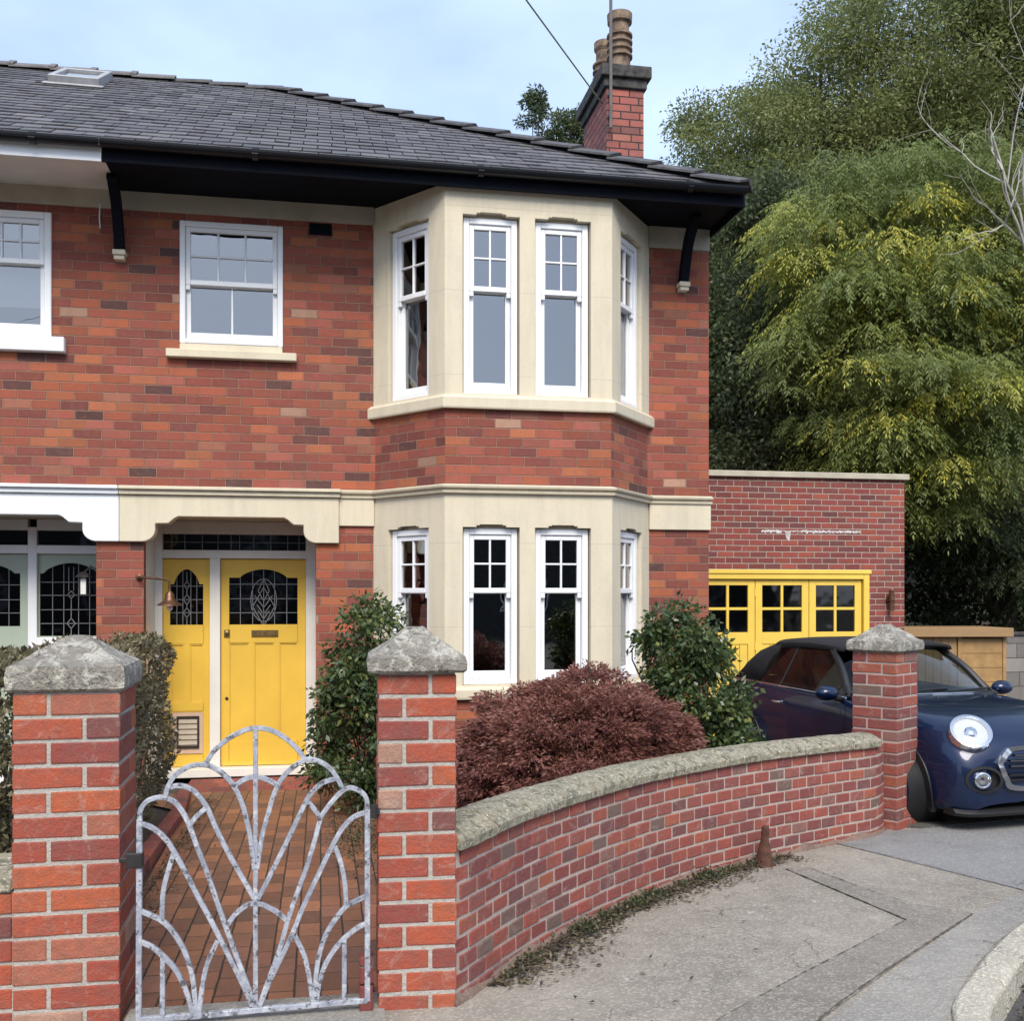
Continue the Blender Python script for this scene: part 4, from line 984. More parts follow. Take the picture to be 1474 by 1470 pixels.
# ---------------------------------------------------------------- pillars
def pillar(label, cx, cy, w, z0, z1, rotz, mat, mort, cap_o, cap_h, apex, ch=.0885, jt=.0145, seed=1, matc='lichen'):
    r = random.Random(seed)
    t = thing('gate_pillar', label, 'pillar', (cx, cy, z0), rotz)
    n = round((z1-z0)/ch); ch = (z1-z0)/n; m = MB(); h = w/2; a = w/3
    core = MB(); core.box(-h+.005, h-.005, -h+.005, h-.005, -.12, z1-z0)
    m = MB()
    for k in range(n):
        zb, zt = k*ch+jt*.5, (k+1)*ch-jt*.5
        R4 = [(-h, h-a, -h, -h+a), (h-a, h, -h, h-a), (-h+a, h, h-a, h), (-h, -h+a, -h+a, h)]
        if k % 2: R4 = [(-q[1], -q[0], q[2], q[3]) for q in R4]
        for (x0, x1, y0, y1) in R4:
            m.rnd = r.uniform(.01, 1); j = jt/2; s = lambda: r.uniform(-.0025, .0025)
            sx = lambda v: v if abs(abs(v)-h) < 1e-6 else None
            X0 = x0+(s() if abs(x0+h) < 1e-6 else j); X1 = x1-(s() if abs(x1-h) < 1e-6 else j)
            Y0 = y0+(s() if abs(y0+h) < 1e-6 else j); Y1 = y1-(s() if abs(y1-h) < 1e-6 else j)
            e = [r.uniform(-.002, .002) for _ in range(4)]
            m.hexa([(X0, Y0, zb+e[0]), (X1, Y0, zb+e[1]), (X1, Y1, zb), (X0, Y1, zb), (X0, Y0, zt+e[2]), (X1, Y0, zt+e[3]), (X1, Y1, zt), (X0, Y1, zt)])
    b0 = len(m.f)
    m.build('brickwork', mat, t, bevel=.005, seg=2)
    core.build('mortar', mort, t)
    # cap: worn block with a pyramid top, subdivided and roughened
    bm = bmesh.new(); o = h+cap_o; zc = z1-z0
    prof = [(o-.012, zc+.002), (o, zc+.012), (o+.002, zc+cap_h*.55), (o-.004, zc+cap_h-.01), (o-.02, zc+cap_h)]
    rings = []
    N = 10
    def ring(rad, z): 
        q = []
        for sd_ in range(4):
            for k in range(N):
                u = -1+2*k/N; x, y = ((u, -1), (1, u), (-u, 1), (-1, -u))[sd_]; q.append(bm.verts.new((x*rad, y*rad, z)))
        return q
    for rd, z in prof: rings.append(ring(rd, z))
    for k in range(1, 8): f = k/8; rings.append(ring((o-.02)*(1-f)+.012*f, zc+cap_h+(apex-cap_h)*(f**1.0)))
    for r0, r1 in zip(rings, rings[1:]):
        for j in range(4*N): bm.faces.new((r0[j], r0[(j+1) % (4*N)], r1[(j+1) % (4*N)], r1[j]))
    bm.faces.new(rings[0][::-1]); bm.faces.new(rings[-1])
    from mathutils import noise as mn
    for v in bm.verts:
        d = mn.noise(v.co*11+Vector((seed*3.1, 0, 0)))*.0045+mn.noise(v.co*38+Vector((seed, 5, 0)))*.004
        nrm = Vector((v.co.x, v.co.y, .1)).normalized()
        v.co += nrm*d+Vector((0, 0, d*.7 if v.co.z > zc+cap_h*.6 else 0))
    bmesh.ops.recalc_face_normals(bm, faces=bm.faces)
    me = bpy.data.meshes.new('cap'); bm.to_mesh(me); bm.free(); me.materials.append(MAT[matc]); autouv(me, Vector())
    me.polygons.foreach_set('use_smooth', [True]*len(me.polygons)); me.set_sharp_from_angle(angle=R(30))
    c = bpy.data.objects.new('cap', me); col.objects.link(c); c.parent = t
    return t
pillar('brick gate pillar with lichened pyramid cap left of the iron gate', -.927, 4.275, .375, -.03, 1.238, R(.6), 'brick_real', 'mortar', .019, .105, .215, .0905, seed=2)
gp = pillar('narrow brick gate pillar with lichened pyramid cap right of the iron gate', .372, 4.17, .302, -.03, 1.296, R(-2), 'brick_real', 'mortar', .038, .072, .19, .0902, seed=5)
m = MB(); 
for k in range(2): m.box(-.222, -.170, -.17, -.10, .03+.11*k, .03+.11*k+.105)
m.build('gate_stop', 'brick_step', gp, bevel=.006)
pillar('brick end pillar set cornerwise where the curved garden wall meets the drive', 4.074, 7.03, .342, -.10, 1.186, R(34.6), 'brick_wall', 'mortar_pink', .030, .085, .21, .0805, .0125, seed=9)

# ---------------------------------------------------------------- garden walls
WP = resample(catmull([(x, y, 0) for x, y in WALLP], 8), .05)
WL = [0.]
for a, b_ in zip(WP, WP[1:]): WL.append(WL[-1]+(b_-a).length)
def along_wall(s):
    s = min(max(s, 0), WL[-1]-1e-6)
    k = max(i for i in range(len(WL)-1) if WL[i] <= s); f = (s-WL[k])/(WL[k+1]-WL[k])
    q = WP[k].lerp(WP[k+1], f); t = (WP[min(k+2, len(WP)-1)]-WP[max(k-1, 0)]).normalized()
    return q, t, Vector((-t.y, t.x, 0))
ztop = lambda s: .605-.062*s/WL[-1]
def zbase(s): q = along_wall(s)[0]; return gz(q.y)
gw = thing('garden_wall', 'curved red brick garden wall with rounded stone coping along the pavement', 'wall', (1.9, 5.6, -.04))
m = MB(); r = random.Random(4); NC = 8; bl = .152; thk = .215
for c in range(-1, NC):
    s = (bl/2 if c % 2 else 0)-.02
    while s < WL[-1]-.03:
        s0, s1 = max(s, 0)+.006, min(s+bl, WL[-1])-.006
        if s1-s0 > .02:
            m.rnd = r.uniform(.01, 1); pr = r.uniform(-.003, .003)
            P = []
            for zz in (0, 1):
                for ss, oo in ((s0, pr), (s1, pr+r.uniform(-.0015, .0015)), (s1, .1), (s0, .1)):
                    q, t, n = along_wall(ss); H_ = ztop(ss)+.04*0-zbase(ss)-.045; z = zbase(ss)+.045+H_*(c+zz)/NC+(.0065 if not zz else -.0065)+r.uniform(-.0015, .0015)
                    P.append(tuple(q+n*oo+Vector((0, 0, z))))
            m.hexa(P)
        s += bl
m.build('brickwork', 'brick_wall', gw, bevel=.004)
m = MB(); N = 44; rg = []
for k in range(N+1):
    s = WL[-1]*k/N; q, t, n = along_wall(s); zb = zbase(s)-.1
    rg.append([m.p(q+n*o+Vector((0, 0, z))) for o, z in ((.005, zb), (.005, ztop(s)), (thk, ztop(s)), (thk, zb))])
for r0, r1 in zip(rg, rg[1:]):
    for j in range(4): m.poly((r0[j], r1[j], r1[(j+1) % 4], r0[(j+1) % 4]))
m.poly(rg[0]); m.poly(rg[-1][::-1]); m.build('mortar', 'mortar_pink', gw)
m = MB(); rg = []
for k in range(N+1):                               # smeared cement at the foot
    s = WL[-1]*k/N; q, t, n = along_wall(s); zb = zbase(s)
    h = .03+.018*math.sin(k*1.7)*math.sin(k*.6)
    rg.append([m.p(q+n*o+Vector((0, 0, z))) for o, z in ((-.03, zb-.02), (-.014, zb+h*.6), (.004, zb+h), (.06, zb+h), (.06, zb-.02))])
for r0, r1 in zip(rg, rg[1:]):
    for j in range(5): m.poly((r0[j], r1[j], r1[(j+1) % 5], r0[(j+1) % 5]))
m.build('plinth', 'plinth', gw, smooth=True)
m = MB(); rg = []
for k in range(N+1):                               # pointing between the coping stones
    ss = .03+(WL[-1]-.24)*k/N; q, t, n = along_wall(ss); z0 = ztop(ss)
    rg.append([m.p(q+n*o+Vector((0, 0, z))) for o, z in ((-.018, z0-.002), (-.020, z0+.032), (.045, z0+.070), (.08, z0+.077), (.14, z0+.077), (.20, z0+.066), (.232, z0-.002))])
for r0, r1 in zip(rg, rg[1:]):
    for j in range(7): m.poly((r0[j], r0[(j+1) % 7], r1[(j+1) % 7], r1[j]))
m.poly(rg[0]); m.poly(rg[-1][::-1]); m.build('pointing', 'frieze', gw)
s = 0.02; kk = 0
while s < WL[-1]-.28:                              # coping stones
    l = min(.335+r.uniform(-.015, .015), WL[-1]-.16-s); m = MB(); rg = []
    dz = r.uniform(-.003, .003)
    for k in range(7):
        ss = s+.006+(l-.012)*k/6; q, t, n = along_wall(ss); z0 = ztop(ss)+dz
        sec = [(-.024, z0-.004), (-.026, z0+.034), (-.018, z0+.046), (.045, z0+.076), (.08, z0+.083), (.14, z0+.083), (.20, z0+.072), (.238, z0+.045), (.24, z0-.004)]
        rg.append([m.p(q+n*o+Vector((0, 0, z+random.uniform(-.002, .002)))) for o, z in sec])
    for r0, r1 in zip(rg, rg[1:]):
        for j in range(len(sec)): m.poly((r0[j], r1[j], r1[(j+1) % len(sec)], r0[(j+1) % len(sec)]))
    m.poly(rg[0]); m.poly(rg[-1][::-1]); m.build('coping_stone', 'coping', gw, bevel=.005, seg=2); s += l; kk += 1

# low wall left of the left pillar
lw_ = thing('garden_wall', 'low red brick wall with grey coping left of the left gate pillar', 'wall', (-2.0, 4.2, -.03))
m = MB(); r = random.Random(8)
for c in range(6):
    x = -3.4-(.115 if c % 2 else 0)
    while x < -1.12:
        x0, x1 = x+.007, min(x+.235, -1.116)-.007
        if x1-x0 > .02: m.rnd = r.uniform(.01, 1); p_ = r.uniform(-.003, .003); m.box(x0, x1, 4.12+p_, 4.30, -.03+c*.0885+.007, -.03+(c+1)*.0885-.007)
        x += .242
m.build('brickwork', 'brick_real', lw_, bevel=.005, seg=2)
m = MB(); m.box(-3.4, -1.117, 4.126, 4.32, -.12, .502); m.build('mortar', 'mortar', lw_)
m = MB(); m.hexa([(-3.4, 4.10, .503), (-1.118, 4.10, .503), (-1.118, 4.36, .503), (-3.4, 4.36, .503), (-3.4, 4.13, .555), (-1.118, 4.13, .555), (-1.118, 4.33, .60), (-3.4, 4.33, .60)]); m.build('coping', 'coping', lw_, bevel=.008)
# brick edging of the path
ed = thing('path_edging', 'low brick edging along the hedge side of the garden path', 'edging', (-1.0, 7, -.06))
m = MB(); y = 4.5
while y < 9.3: m.rnd = random.uniform(.01, 1); xx = -1.03-.08*max(0, y-8.3); m.hexa([(xx-.1, y+.006, gz(y)-.05), (xx, y+.006, gz(y)-.05), (xx, y+.21, gz(y)-.05), (xx-.1, y+.21, gz(y)-.05), (xx-.1, y+.006, gz(y)+.075), (xx, y+.006, gz(y)+.07), (xx, y+.21, gz(y)+.07), (xx-.1, y+.21, gz(y)+.075)]); y += .22
m.build('brickwork', 'brick_wall', ed, bevel=.006)

# ---------------------------------------------------------------- gate
GATE = {
'lpost':[(0.01,0.776),(0.007,-0.0)],'rpost':[(0.838,0.789),(0.838,0.046)],
'rail':[(0.01,0.040),(0.208,0.038),(0.417,0.043),(0.631,0.046),(0.838,0.049)],'stem':[(0.423,1.099),(0.423,0.043)],
'arcTop':[(0.241,0.969),(0.274,1.019),(0.327,1.064),(0.379,1.09),(0.425,1.099),(0.478,1.09),(0.531,1.059),(0.577,1.015),(0.606,0.973)],
'arcL2':[(0.101,0.848),(0.108,0.886),(0.134,0.932),(0.178,0.961),(0.215,0.969),(0.252,0.965),(0.289,0.946),(0.327,0.91),(0.353,0.87),(0.376,0.815),(0.394,0.744),(0.406,0.681),(0.419,0.572)],
'arcR2':[(0.747,0.852),(0.732,0.888),(0.701,0.936),(0.662,0.965),(0.616,0.977),(0.577,0.96),(0.539,0.93),(0.508,0.888),(0.485,0.834),(0.466,0.764),(0.447,0.695),(0.428,0.571)],
'arcL3':[(0.01,0.768),(0.013,0.806),(0.031,0.836),(0.061,0.85),(0.097,0.851),(0.134,0.832),(0.163,0.792),(0.185,0.745),(0.215,0.659),(0.252,0.557),(0.282,0.463),(0.316,0.36),(0.357,0.242),(0.402,0.114),(0.419,0.055)],
'arcR3':[(0.838,0.773),(0.834,0.821),(0.81,0.849),(0.775,0.863),(0.747,0.854),(0.716,0.825),(0.685,0.787),(0.662,0.749),(0.639,0.663),(0.608,0.562),(0.569,0.455),(0.543,0.378),(0.508,0.255),(0.455,0.11),(0.436,0.053)],
'VL':[(0.115,0.886),(0.137,0.893),(0.171,0.888),(0.204,0.868),(0.23,0.836),(0.252,0.8),(0.282,0.726),(0.327,0.631),(0.372,0.547),(0.419,0.459)],
'VR':[(0.718,0.9),(0.67,0.886),(0.635,0.856),(0.608,0.818),(0.577,0.752),(0.531,0.656),(0.478,0.549),(0.432,0.458)],
'OL':[(0.011,0.759),(0.046,0.747),(0.082,0.719),(0.112,0.683),(0.141,0.632),(0.171,0.573),(0.215,0.482),(0.267,0.379),(0.327,0.251),(0.372,0.155),(0.411,0.059)],
'OR':[(0.838,0.769),(0.787,0.751),(0.747,0.713),(0.716,0.663),(0.677,0.586),(0.631,0.49),(0.592,0.406),(0.562,0.33),(0.523,0.246),(0.478,0.155),(0.438,0.057)],
'hangL':[(0.13,0.648),(0.108,0.572),(0.093,0.504),(0.088,0.401)],'hangR':[(0.716,0.644),(0.74,0.571),(0.755,0.484),(0.758,0.408)],
'lowL1':[(0.01,0.44),(0.053,0.419),(0.09,0.397),(0.126,0.357),(0.163,0.293),(0.185,0.23),(0.2,0.16),(0.211,0.036)],
'lowL2':[(0.01,0.327),(0.053,0.304),(0.093,0.267),(0.134,0.218),(0.163,0.162),(0.185,0.099),(0.2,0.037)],
'shortL':[(0.091,0.267),(0.09,0.037)],
'lowR1':[(0.838,0.449),(0.794,0.43),(0.755,0.409),(0.716,0.363),(0.681,0.306),(0.658,0.237),(0.646,0.159),(0.64,0.046)],
'lowR2':[(0.838,0.344),(0.794,0.323),(0.747,0.286),(0.709,0.242),(0.677,0.188),(0.658,0.127),(0.645,0.045)],
'shortR':[(0.751,0.286),(0.751,0.047)],
'midL':[(0.219,0.037),(0.23,0.134),(0.248,0.226),(0.286,0.312)],'midR':[(0.566,0.314),(0.6,0.241),(0.619,0.161),(0.635,0.046)],
'arch':[(0.316,0.36),(0.349,0.405),(0.387,0.434),(0.423,0.443),(0.47,0.425),(0.508,0.399),(0.539,0.37)],
'archU':[(0.349,0.886),(0.383,0.908),(0.423,0.916),(0.463,0.905),(0.497,0.887)],
'conL':[(0.245,0.808),(0.208,0.775),(0.185,0.741)],'conR':[(0.616,0.817),(0.646,0.777),(0.663,0.748)]}
gate = thing('garden_gate', 'worn grey iron garden gate of fanned sunburst bars between two brick pillars', 'gate', (-.663, 4.005, 0), R(.685))
NAMES = {'lpost': 'gate_post', 'rpost': 'gate_post', 'rail': 'bottom_rail', 'stem': 'centre_bar'}
for k, (nm, pts) in enumerate(GATE.items()):
    P = [Vector((s, 0, z)) for s, z in pts]
    if len(P) > 2 and nm != 'rail': P = catmull(P, 4)
    yo = (k % 5)*.0012-.002
    P = [q+Vector((0, yo, 0)) for q in P]; m = MB()
    rr_ = .0125 if nm in ('lpost', 'rpost', 'rail') else .0108
    m.tube(P, rr_*1.18, 4, flat=(0, 1, 0))
    m.build(NAMES.get(nm, 'curved_bar' if len(pts) > 3 else 'short_bar'), 'gate', gate, bevel=.0022)
m = MB(); m.box(-.035, .022, -.022, .022, .60, .655); m.box(-.06, -.03, -.008, .008, .618, .636); m.build('latch', 'iron', gate, bevel=.003)
m = MB(); m.lathe([(.016, 0), (.016, .05)], (.862, 0, .745), (0, 0, 1), 12); m.box(.84, .885, -.008, .008, .76, .78); m.build('hinge', 'iron', gate)
# concrete sill under the gate
kind(sheet('gate_sill', [(-.72, 3.9), (.24, 3.9), (.24, 4.2), (-.72, 4.2)], 'concrete2', .010), 'structure')

# rusty stump by the wall
st_ = thing('iron_stump', 'rusty iron gate stump standing at the foot of the curved wall', 'post', (2.66, 5.98, gz(5.98)), R(20))
m = MB(); 
prof = [(-.01, .052, .062), (.03, .05, .06), (.10, .034, .044), (.17, .02, .026), (.20, .022, .03), (.235, .02, .024), (.245, .008, .01)]
rg = []
for z, a, b_ in prof: rg.append([m.p((a*math.cos(2*math.pi*j/10)+.012*(z/.2), b_*math.sin(2*math.pi*j/10), z)) for j in range(10)])
for r0, r1 in zip(rg, rg[1:]):
    for j in range(10): m.poly((r0[j], r0[(j+1) % 10], r1[(j+1) % 10], r1[j]))
m.poly(rg[0][::-1]); m.poly(rg[-1]); m.build('stump_body', 'rust', st_, smooth=True)
m = MB(); m.box(-.06, .06, -.05, .05, -.005, .012); m.build('foot_plate', 'rust', st_, bevel=.004)

# ---------------------------------------------------------------- bin store and block wall by the drive
def atg(px, d): x, y = at(px, d); return Vector((x, y, 0))
sx, sy = at(1388, 15.0); zg = gz(15)
sh = thing('bin_store', 'low timber bin store with overhanging flat lid behind the car', 'shed', (sx, sy, zg), R(-8))
m = MB()
nb_ = 7
for k in range(nb_): m.box(-.92+k*.115, -.92+k*.115+.108, -.018, .0, .02, 1.28)
m.build('front_boards', 'boards', sh)
m = MB()
for k in range(6): m.box(-.045, .55, -.02, .0, .03+k*.205, .03+k*.205+.198)
m.build('side_boards', 'wood', sh)
m = MB(); m.box(-.97, -.921, -.03, .04, 0, 1.29); m.box(-.108, -.050, -.035, .04, 0, 1.29); m.box(.552, .60, -.035, .04, 0, 1.29); m.box(-.96, .59, .0005, .8, .02, 1.27); m.build('frame', 'wood', sh)
m = MB(); m.box(-1.02, .66, -.13, .85, 1.292, 1.42); m.build('lid', 'boards', sh, bevel=.006)
x0 = at(1440, 15.6); x1 = at(1700, 15.6)
bw = thing('block_wall', 'grey concrete block retaining wall at the end of the drive', 'wall', (x0[0], x0[1], gz(15)))
m = MB(); m.box(x0[0], x1[0], x0[1], x0[1]+.22, -.45, .98); m.build('blockwork', 'block', bw)
m = MB(); m.box(x0[0], x1[0]+.02, x0[1]-.03, x0[1]+.25, .981, 1.03); m.build('coping', 'slab', bw, bevel=.01)

# ---------------------------------------------------------------- houses across the street (behind the camera, in the window reflections)
op = thing('brick_house', 'dark terraced house across the street, seen mirrored in the lower bay window', 'house', (0, -21, -.1))
m = MB(); hl = []
for k in range(7): hl += [(3+5.2*k, 4.6+5.2*k, .9, 2.5), (3+5.2*k, 4.6+5.2*k, 3.7, 5.1)]
m.panel((22, -21), (-18, -21), -.3, 5.6, hl, .12); m.build('wall', 'slab', op, recalc=False)
m = MB(); m.hexa([(-18.3, -30, 5.6), (22.3, -30, 5.6), (22.3, -20.5, 5.6), (-18.3, -20.5, 5.6), (-18.3, -25.6, 8.6), (22.3, -25.6, 8.6), (22.3, -25.3, 8.6), (-18.3, -25.3, 8.6)]); m.build('roof', 'ridge',  op)
for k in range(7):
    for z0, z1 in ((.9, 2.5), (3.7, 5.1)):
        xr = 22-3-5.2*k; T = frame((xr, -21.06, z0), (-1, 0), (0, 1)); m = MB(T); m.box(0, .09, -.03, .05, 0, z1-z0); m.box(1.51, 1.6, -.03, .05, 0, z1-z0); m.box(.09, 1.51, -.03, .05, 0, .09); m.box(.09, 1.51, -.03, .05, z1-z0-.09, z1-z0); m.box(.76, .84, -.03, .04, .09, z1-z0-.09)
        w = m.build('window', 'upvc', op); w['_w'] = op['_w']
        m = MB(T); m.face([(.09, 0, .09), (1.51, 0, .09), (1.51, 0, z1-z0-.09), (.09, 0, z1-z0-.09)]); m.build('pane', 'gutter', w)
# ---------------------------------------------------------------- foliage
def leafset(name, Pn, D, Wv, Ln, Wd, rnd, mat, parent=None, fold=.15):
    """one mesh of many small rhombic leaves"""
    n = len(Pn); D = D/np.linalg.norm(D, axis=1, keepdims=True)
    Wv = Wv-D*(Wv*D).sum(1, keepdims=True); Wv /= np.linalg.norm(Wv, axis=1, keepdims=True)+1e-9
    N = np.cross(D, Wv); Ln = Ln[:, None]; Wd = Wd[:, None]
    V = np.empty((n, 4, 3), np.float32)
    V[:, 0] = Pn; V[:, 2] = Pn+D*Ln
    V[:, 1] = Pn+D*Ln*.45+Wv*Wd*.5+N*Wd*fold; V[:, 3] = Pn+D*Ln*.45-Wv*Wd*.5+N*Wd*fold
    if parent is not None and parent.get('_w'): V -= np.array(parent['_w'], np.float32)
    me = bpy.data.meshes.new(name)
    me.vertices.add(4*n); me.vertices.foreach_set('co', V.ravel())
    me.loops.add(4*n); me.loops.foreach_set('vertex_index', np.arange(4*n, dtype=np.int32))
    me.polygons.add(n); me.polygons.foreach_set('loop_start', np.arange(0, 4*n, 4, dtype=np.int32))
    a = me.attributes.new('rnd', 'FLOAT', 'FACE'); a.data.foreach_set('value', np.clip(rnd, 0, 1).astype(np.float32))
    me.materials.append(MAT[mat]); me.update(calc_edges=True)
    o = bpy.data.objects.new(name, me); col.objects.link(o)
    if parent is not None: o.parent = parent
    return o
def rdir(n):
    v = RNG.normal(size=(n, 3)); return v/np.linalg.norm(v, axis=1, keepdims=True)
FRONT = np.array([-.2, -1, .25]); FRONT /= np.linalg.norm(FRONT)

def lobes_in(envs, n, rmin, rmax, shell=.55, front=.72):
    """clump centres through the outer part of a set of ellipsoids, most of them on the street side"""
    out = []; tot = sum(e[3]*e[5] for e in envs)
    for e in envs:
        k = max(1, int(n*e[3]*e[5]/tot)); c = np.array(e[:3]); r = np.array(e[3:6])
        d = rdir(k*6); d = d[(d @ FRONT > -.25) | (RNG.random(len(d)) > front)][:k]
        rad = shell+(1-shell)*RNG.random(len(d))**.6
        P = c+d*r*rad[:, None]
        for q, dd in zip(P, d): out.append((q, RNG.uniform(rmin, rmax), dd))
    return out

def crown_leaves(lobes, per, ln, wd, droop=.3, bias=.0, lobevar=.5, flat=.75):
    P, D, W, Rn = [], [], [], []
    for c, r, od in lobes:
        n = int(per*RNG.uniform(.7, 1.3)*(r/np.mean([l[1] for l in lobes]))**2)
        d = rdir(n); rad = r*(RNG.random(n)**.45)*RNG.uniform(.75, 1.2, n)
        p = c+d*rad[:, None]*np.array([1, 1, flat])
        P.append(p); dd = d*.8+rdir(n)*.7+np.array([0, 0, -droop]); D.append(dd); W.append(rdir(n))
        lv = RNG.uniform(0, 1); Rn.append(np.clip(bias+lobevar*lv+(1-lobevar)*RNG.random(n), 0, 1))
    P = np.vstack(P); n = len(P)
    return P, np.vstack(D), np.vstack(W), ln*RNG.uniform(.65, 1.3, n), wd*RNG.uniform(.65, 1.3, n), np.concatenate(Rn)

def ash_leaves(lobes, per, rach=.34, pairs=5, ll=.098, lwid=.024, yellow=.12):
    """drooping sprays of paired leaflets"""
    P, D, W, Rn = [], [], [], []
    mr = np.mean([l[1] for l in lobes])
    for c, r, od in lobes:
        n = int(per*RNG.uniform(.75, 1.25)*(r/mr)**2); d = rdir(n); d[:, 2] = np.abs(d[:, 2])*.9+d[:, 2]*.1
        base = c+d*(r*RNG.random(n)**.4)[:, None]*np.array([.95, .95, .75])
        dr = d*np.array([1, 1, .35])+rdir(n)*.35+np.array([0, 0, -.38]); dr /= np.linalg.norm(dr, axis=1, keepdims=True)
        side = np.cross(dr, np.array([0, 0, 1.])); side += rdir(n)*.2; side /= np.linalg.norm(side, axis=1, keepdims=True)+1e-9
        lv = RNG.random(); lv = .82+.18*RNG.random() if RNG.random() < yellow else lv*.66
        srn = RNG.random(n); R_ = rach*RNG.uniform(.7, 1.25, n)
        for k in range(pairs):
            s = (k+.6)/pairs
            q = base+dr*(R_*s)[:, None]+np.array([0, 0, -1.])*((R_*s)**2/.30*.55)[:, None]
            for sg in (-1, 1):
                P.append(q); D.append(dr*.6+side*sg*.7+np.array([0, 0, -.75])); W.append(np.cross(dr, side)*.35+dr*.6+rdir(n)*.35); Rn.append(np.clip(lv*.72+srn*.16+RNG.random(n)*.16, 0, 1))
        q = base+dr*R_[:, None]+np.array([0, 0, -1.])*(R_**2/.30*.55)[:, None]
        P.append(q); D.append(dr+np.array([0, 0, -.9])); W.append(side); Rn.append(np.clip(lv*.72+srn*.16+RNG.random(n)*.16, 0, 1))
    P = np.vstack(P); n = len(P)
    return P, np.vstack(D), np.vstack(W), ll*RNG.uniform(.7, 1.25, n), lwid*RNG.uniform(.7, 1.25, n), np.concatenate(Rn)

def limbs(name, base, lobes, r0, mat, parent, fork, nl=14):
    m = MB(); base = Vector(base); fork = Vector(fork)
    wob = lambda s: Vector((random.uniform(-s, s), random.uniform(-s, s), random.uniform(-s, s)*.4))
    tr = catmull([base-Vector((0, 0, .3)), base.lerp(fork, .35)+wob(.12), base.lerp(fork, .7)+wob(.15), fork], 4)
    m.tube(tr, [r0*(1-.45*k/(len(tr)-1)) for k in range(len(tr))], 9)
    ls = random.sample(lobes, min(nl, len(lobes)))
    for c, r, d in ls:
        c = Vector([float(q) for q in c]); st = base.lerp(fork, random.uniform(.55, 1)); mid = st.lerp(c, .5)+wob(.3)+Vector((0, 0, .25))
        P = catmull([st, mid, c], 4); m.tube(P, [r0*.42*(1-.85*k/(len(P)-1)) for k in range(len(P))], 6)
    return m.build(name, mat, parent, smooth=True)

def tree(name, label, cat, px, d, envs, nl, rl, per, leaf, mat, r0=.2, kind_='plain', group=None, lobevar=.5, **kw):
    """envs: (column px, height z, depth offset, rx, ry, rz) ellipsoids at depth d"""
    x, y = at(px, d); zg = gz(y); t = thing(name, label, cat, (x, y, zg), group=group)
    E = []
    for (cpx, z, dd, rx, ry, rz) in envs: ex, ey = at(cpx, d+dd); E.append((ex, ey, z, rx, ry, rz))
    lb = lobes_in(E, nl, *rl)
    ztop_ = max(e[2] for e in E)
    limbs('trunk', (x, y, zg), lb, r0, 'bark', t, (E[0][0], E[0][1], max(1.6, ztop_*.55)))
    A = ash_leaves(lb, per, **kw) if kind_ == 'ash' else crown_leaves(lb, per, *leaf, lobevar=lobevar, **kw)
    leafset('crown', *A, mat, t)
    return t
G1 = 'trees behind the garage'
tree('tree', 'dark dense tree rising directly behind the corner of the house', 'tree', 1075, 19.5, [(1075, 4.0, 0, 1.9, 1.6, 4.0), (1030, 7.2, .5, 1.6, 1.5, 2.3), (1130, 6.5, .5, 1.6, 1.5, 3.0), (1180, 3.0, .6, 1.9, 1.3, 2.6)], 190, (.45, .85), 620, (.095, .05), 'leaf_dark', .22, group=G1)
tree('tree', 'olive green bushy tree with ragged top right of the chimney', 'tree', 1010, 25, [(985, 10.2, 0, 1.5, 1.5, 2.0), (1060, 11.2, 0, 1.7, 1.6, 2.4), (1020, 7.5, 0, 2.4, 1.8, 3.0), (950, 8.2, 0, 1.0, 1.2, 1.8), (1130, 11.6, .5, 1.6, 1.6, 2.4)], 210, (.4, .8), 600, (.095, .042), 'leaf_mid', .22, group=G1)
tree('tree', 'tall broad green tree reaching the top edge of the picture', 'tree', 1240, 23, [(1225, 11.6, 0, 2.3, 1.8, 2.3), (1320, 12.8, 0, 2.6, 2.0, 2.8), (1180, 9.2, 0, 2.0, 1.7, 2.4), (1290, 9.0, 0, 2.6, 1.9, 3.0)], 250, (.5, .95), 680, (.10, .038), 'leaf_mid', .3, group=G1)
tree('tree', 'tall green tree behind the bare branches at the right edge', 'tree', 1450, 22, [(1430, 12.4, 0, 2.3, 1.8, 2.8), (1500, 10.0, 0, 2.2, 1.8, 3.6), (1440, 7.0, .6, 2.4, 1.8, 3.2), (1500, 14, 0, 2, 1.6, 2.4)], 210, (.5, .95), 640, (.10, .038), 'leaf_mid', .3, group=G1)
tree('ash_tree', 'drooping ash tree with yellowing leaf sprays over the garage', 'tree', 1255, 17.2, [(1300, 7.0, 0, 2.1, 1.7, 2.0), (1370, 5.2, -.3, 2.1, 1.7, 2.3), (1235, 5.2, -.2, 1.5, 1.4, 2.0), (1430, 6.6, 0, 1.8, 1.6, 2.4), (1280, 3.8, .2, 1.5, 1.2, 1.5), (1200, 7.4, .4, 1.0, 1.0, 1.2)], 380, (.30, .62), 58, None, 'leaf_ash', .26, 'ash', group=G1, yellow=.18)
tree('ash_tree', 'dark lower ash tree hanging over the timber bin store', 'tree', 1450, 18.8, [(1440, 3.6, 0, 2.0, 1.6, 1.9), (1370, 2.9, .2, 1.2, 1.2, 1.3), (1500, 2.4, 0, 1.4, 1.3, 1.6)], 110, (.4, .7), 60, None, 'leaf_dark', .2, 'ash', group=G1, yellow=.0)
tree('tree', 'small feathery treetop showing above the roof left of the chimney', 'tree', 790, 32, [(768, 16.2, 0, .35, .4, 1.0), (805, 15.6, 0, .7, .6, .8), (835, 15.9, 0, .45, .5, .8), (800, 14.2, 0, 1.6, .9, 1.2)], 120, (.16, .32), 110, (.14, .05), 'leaf_dark', .15)
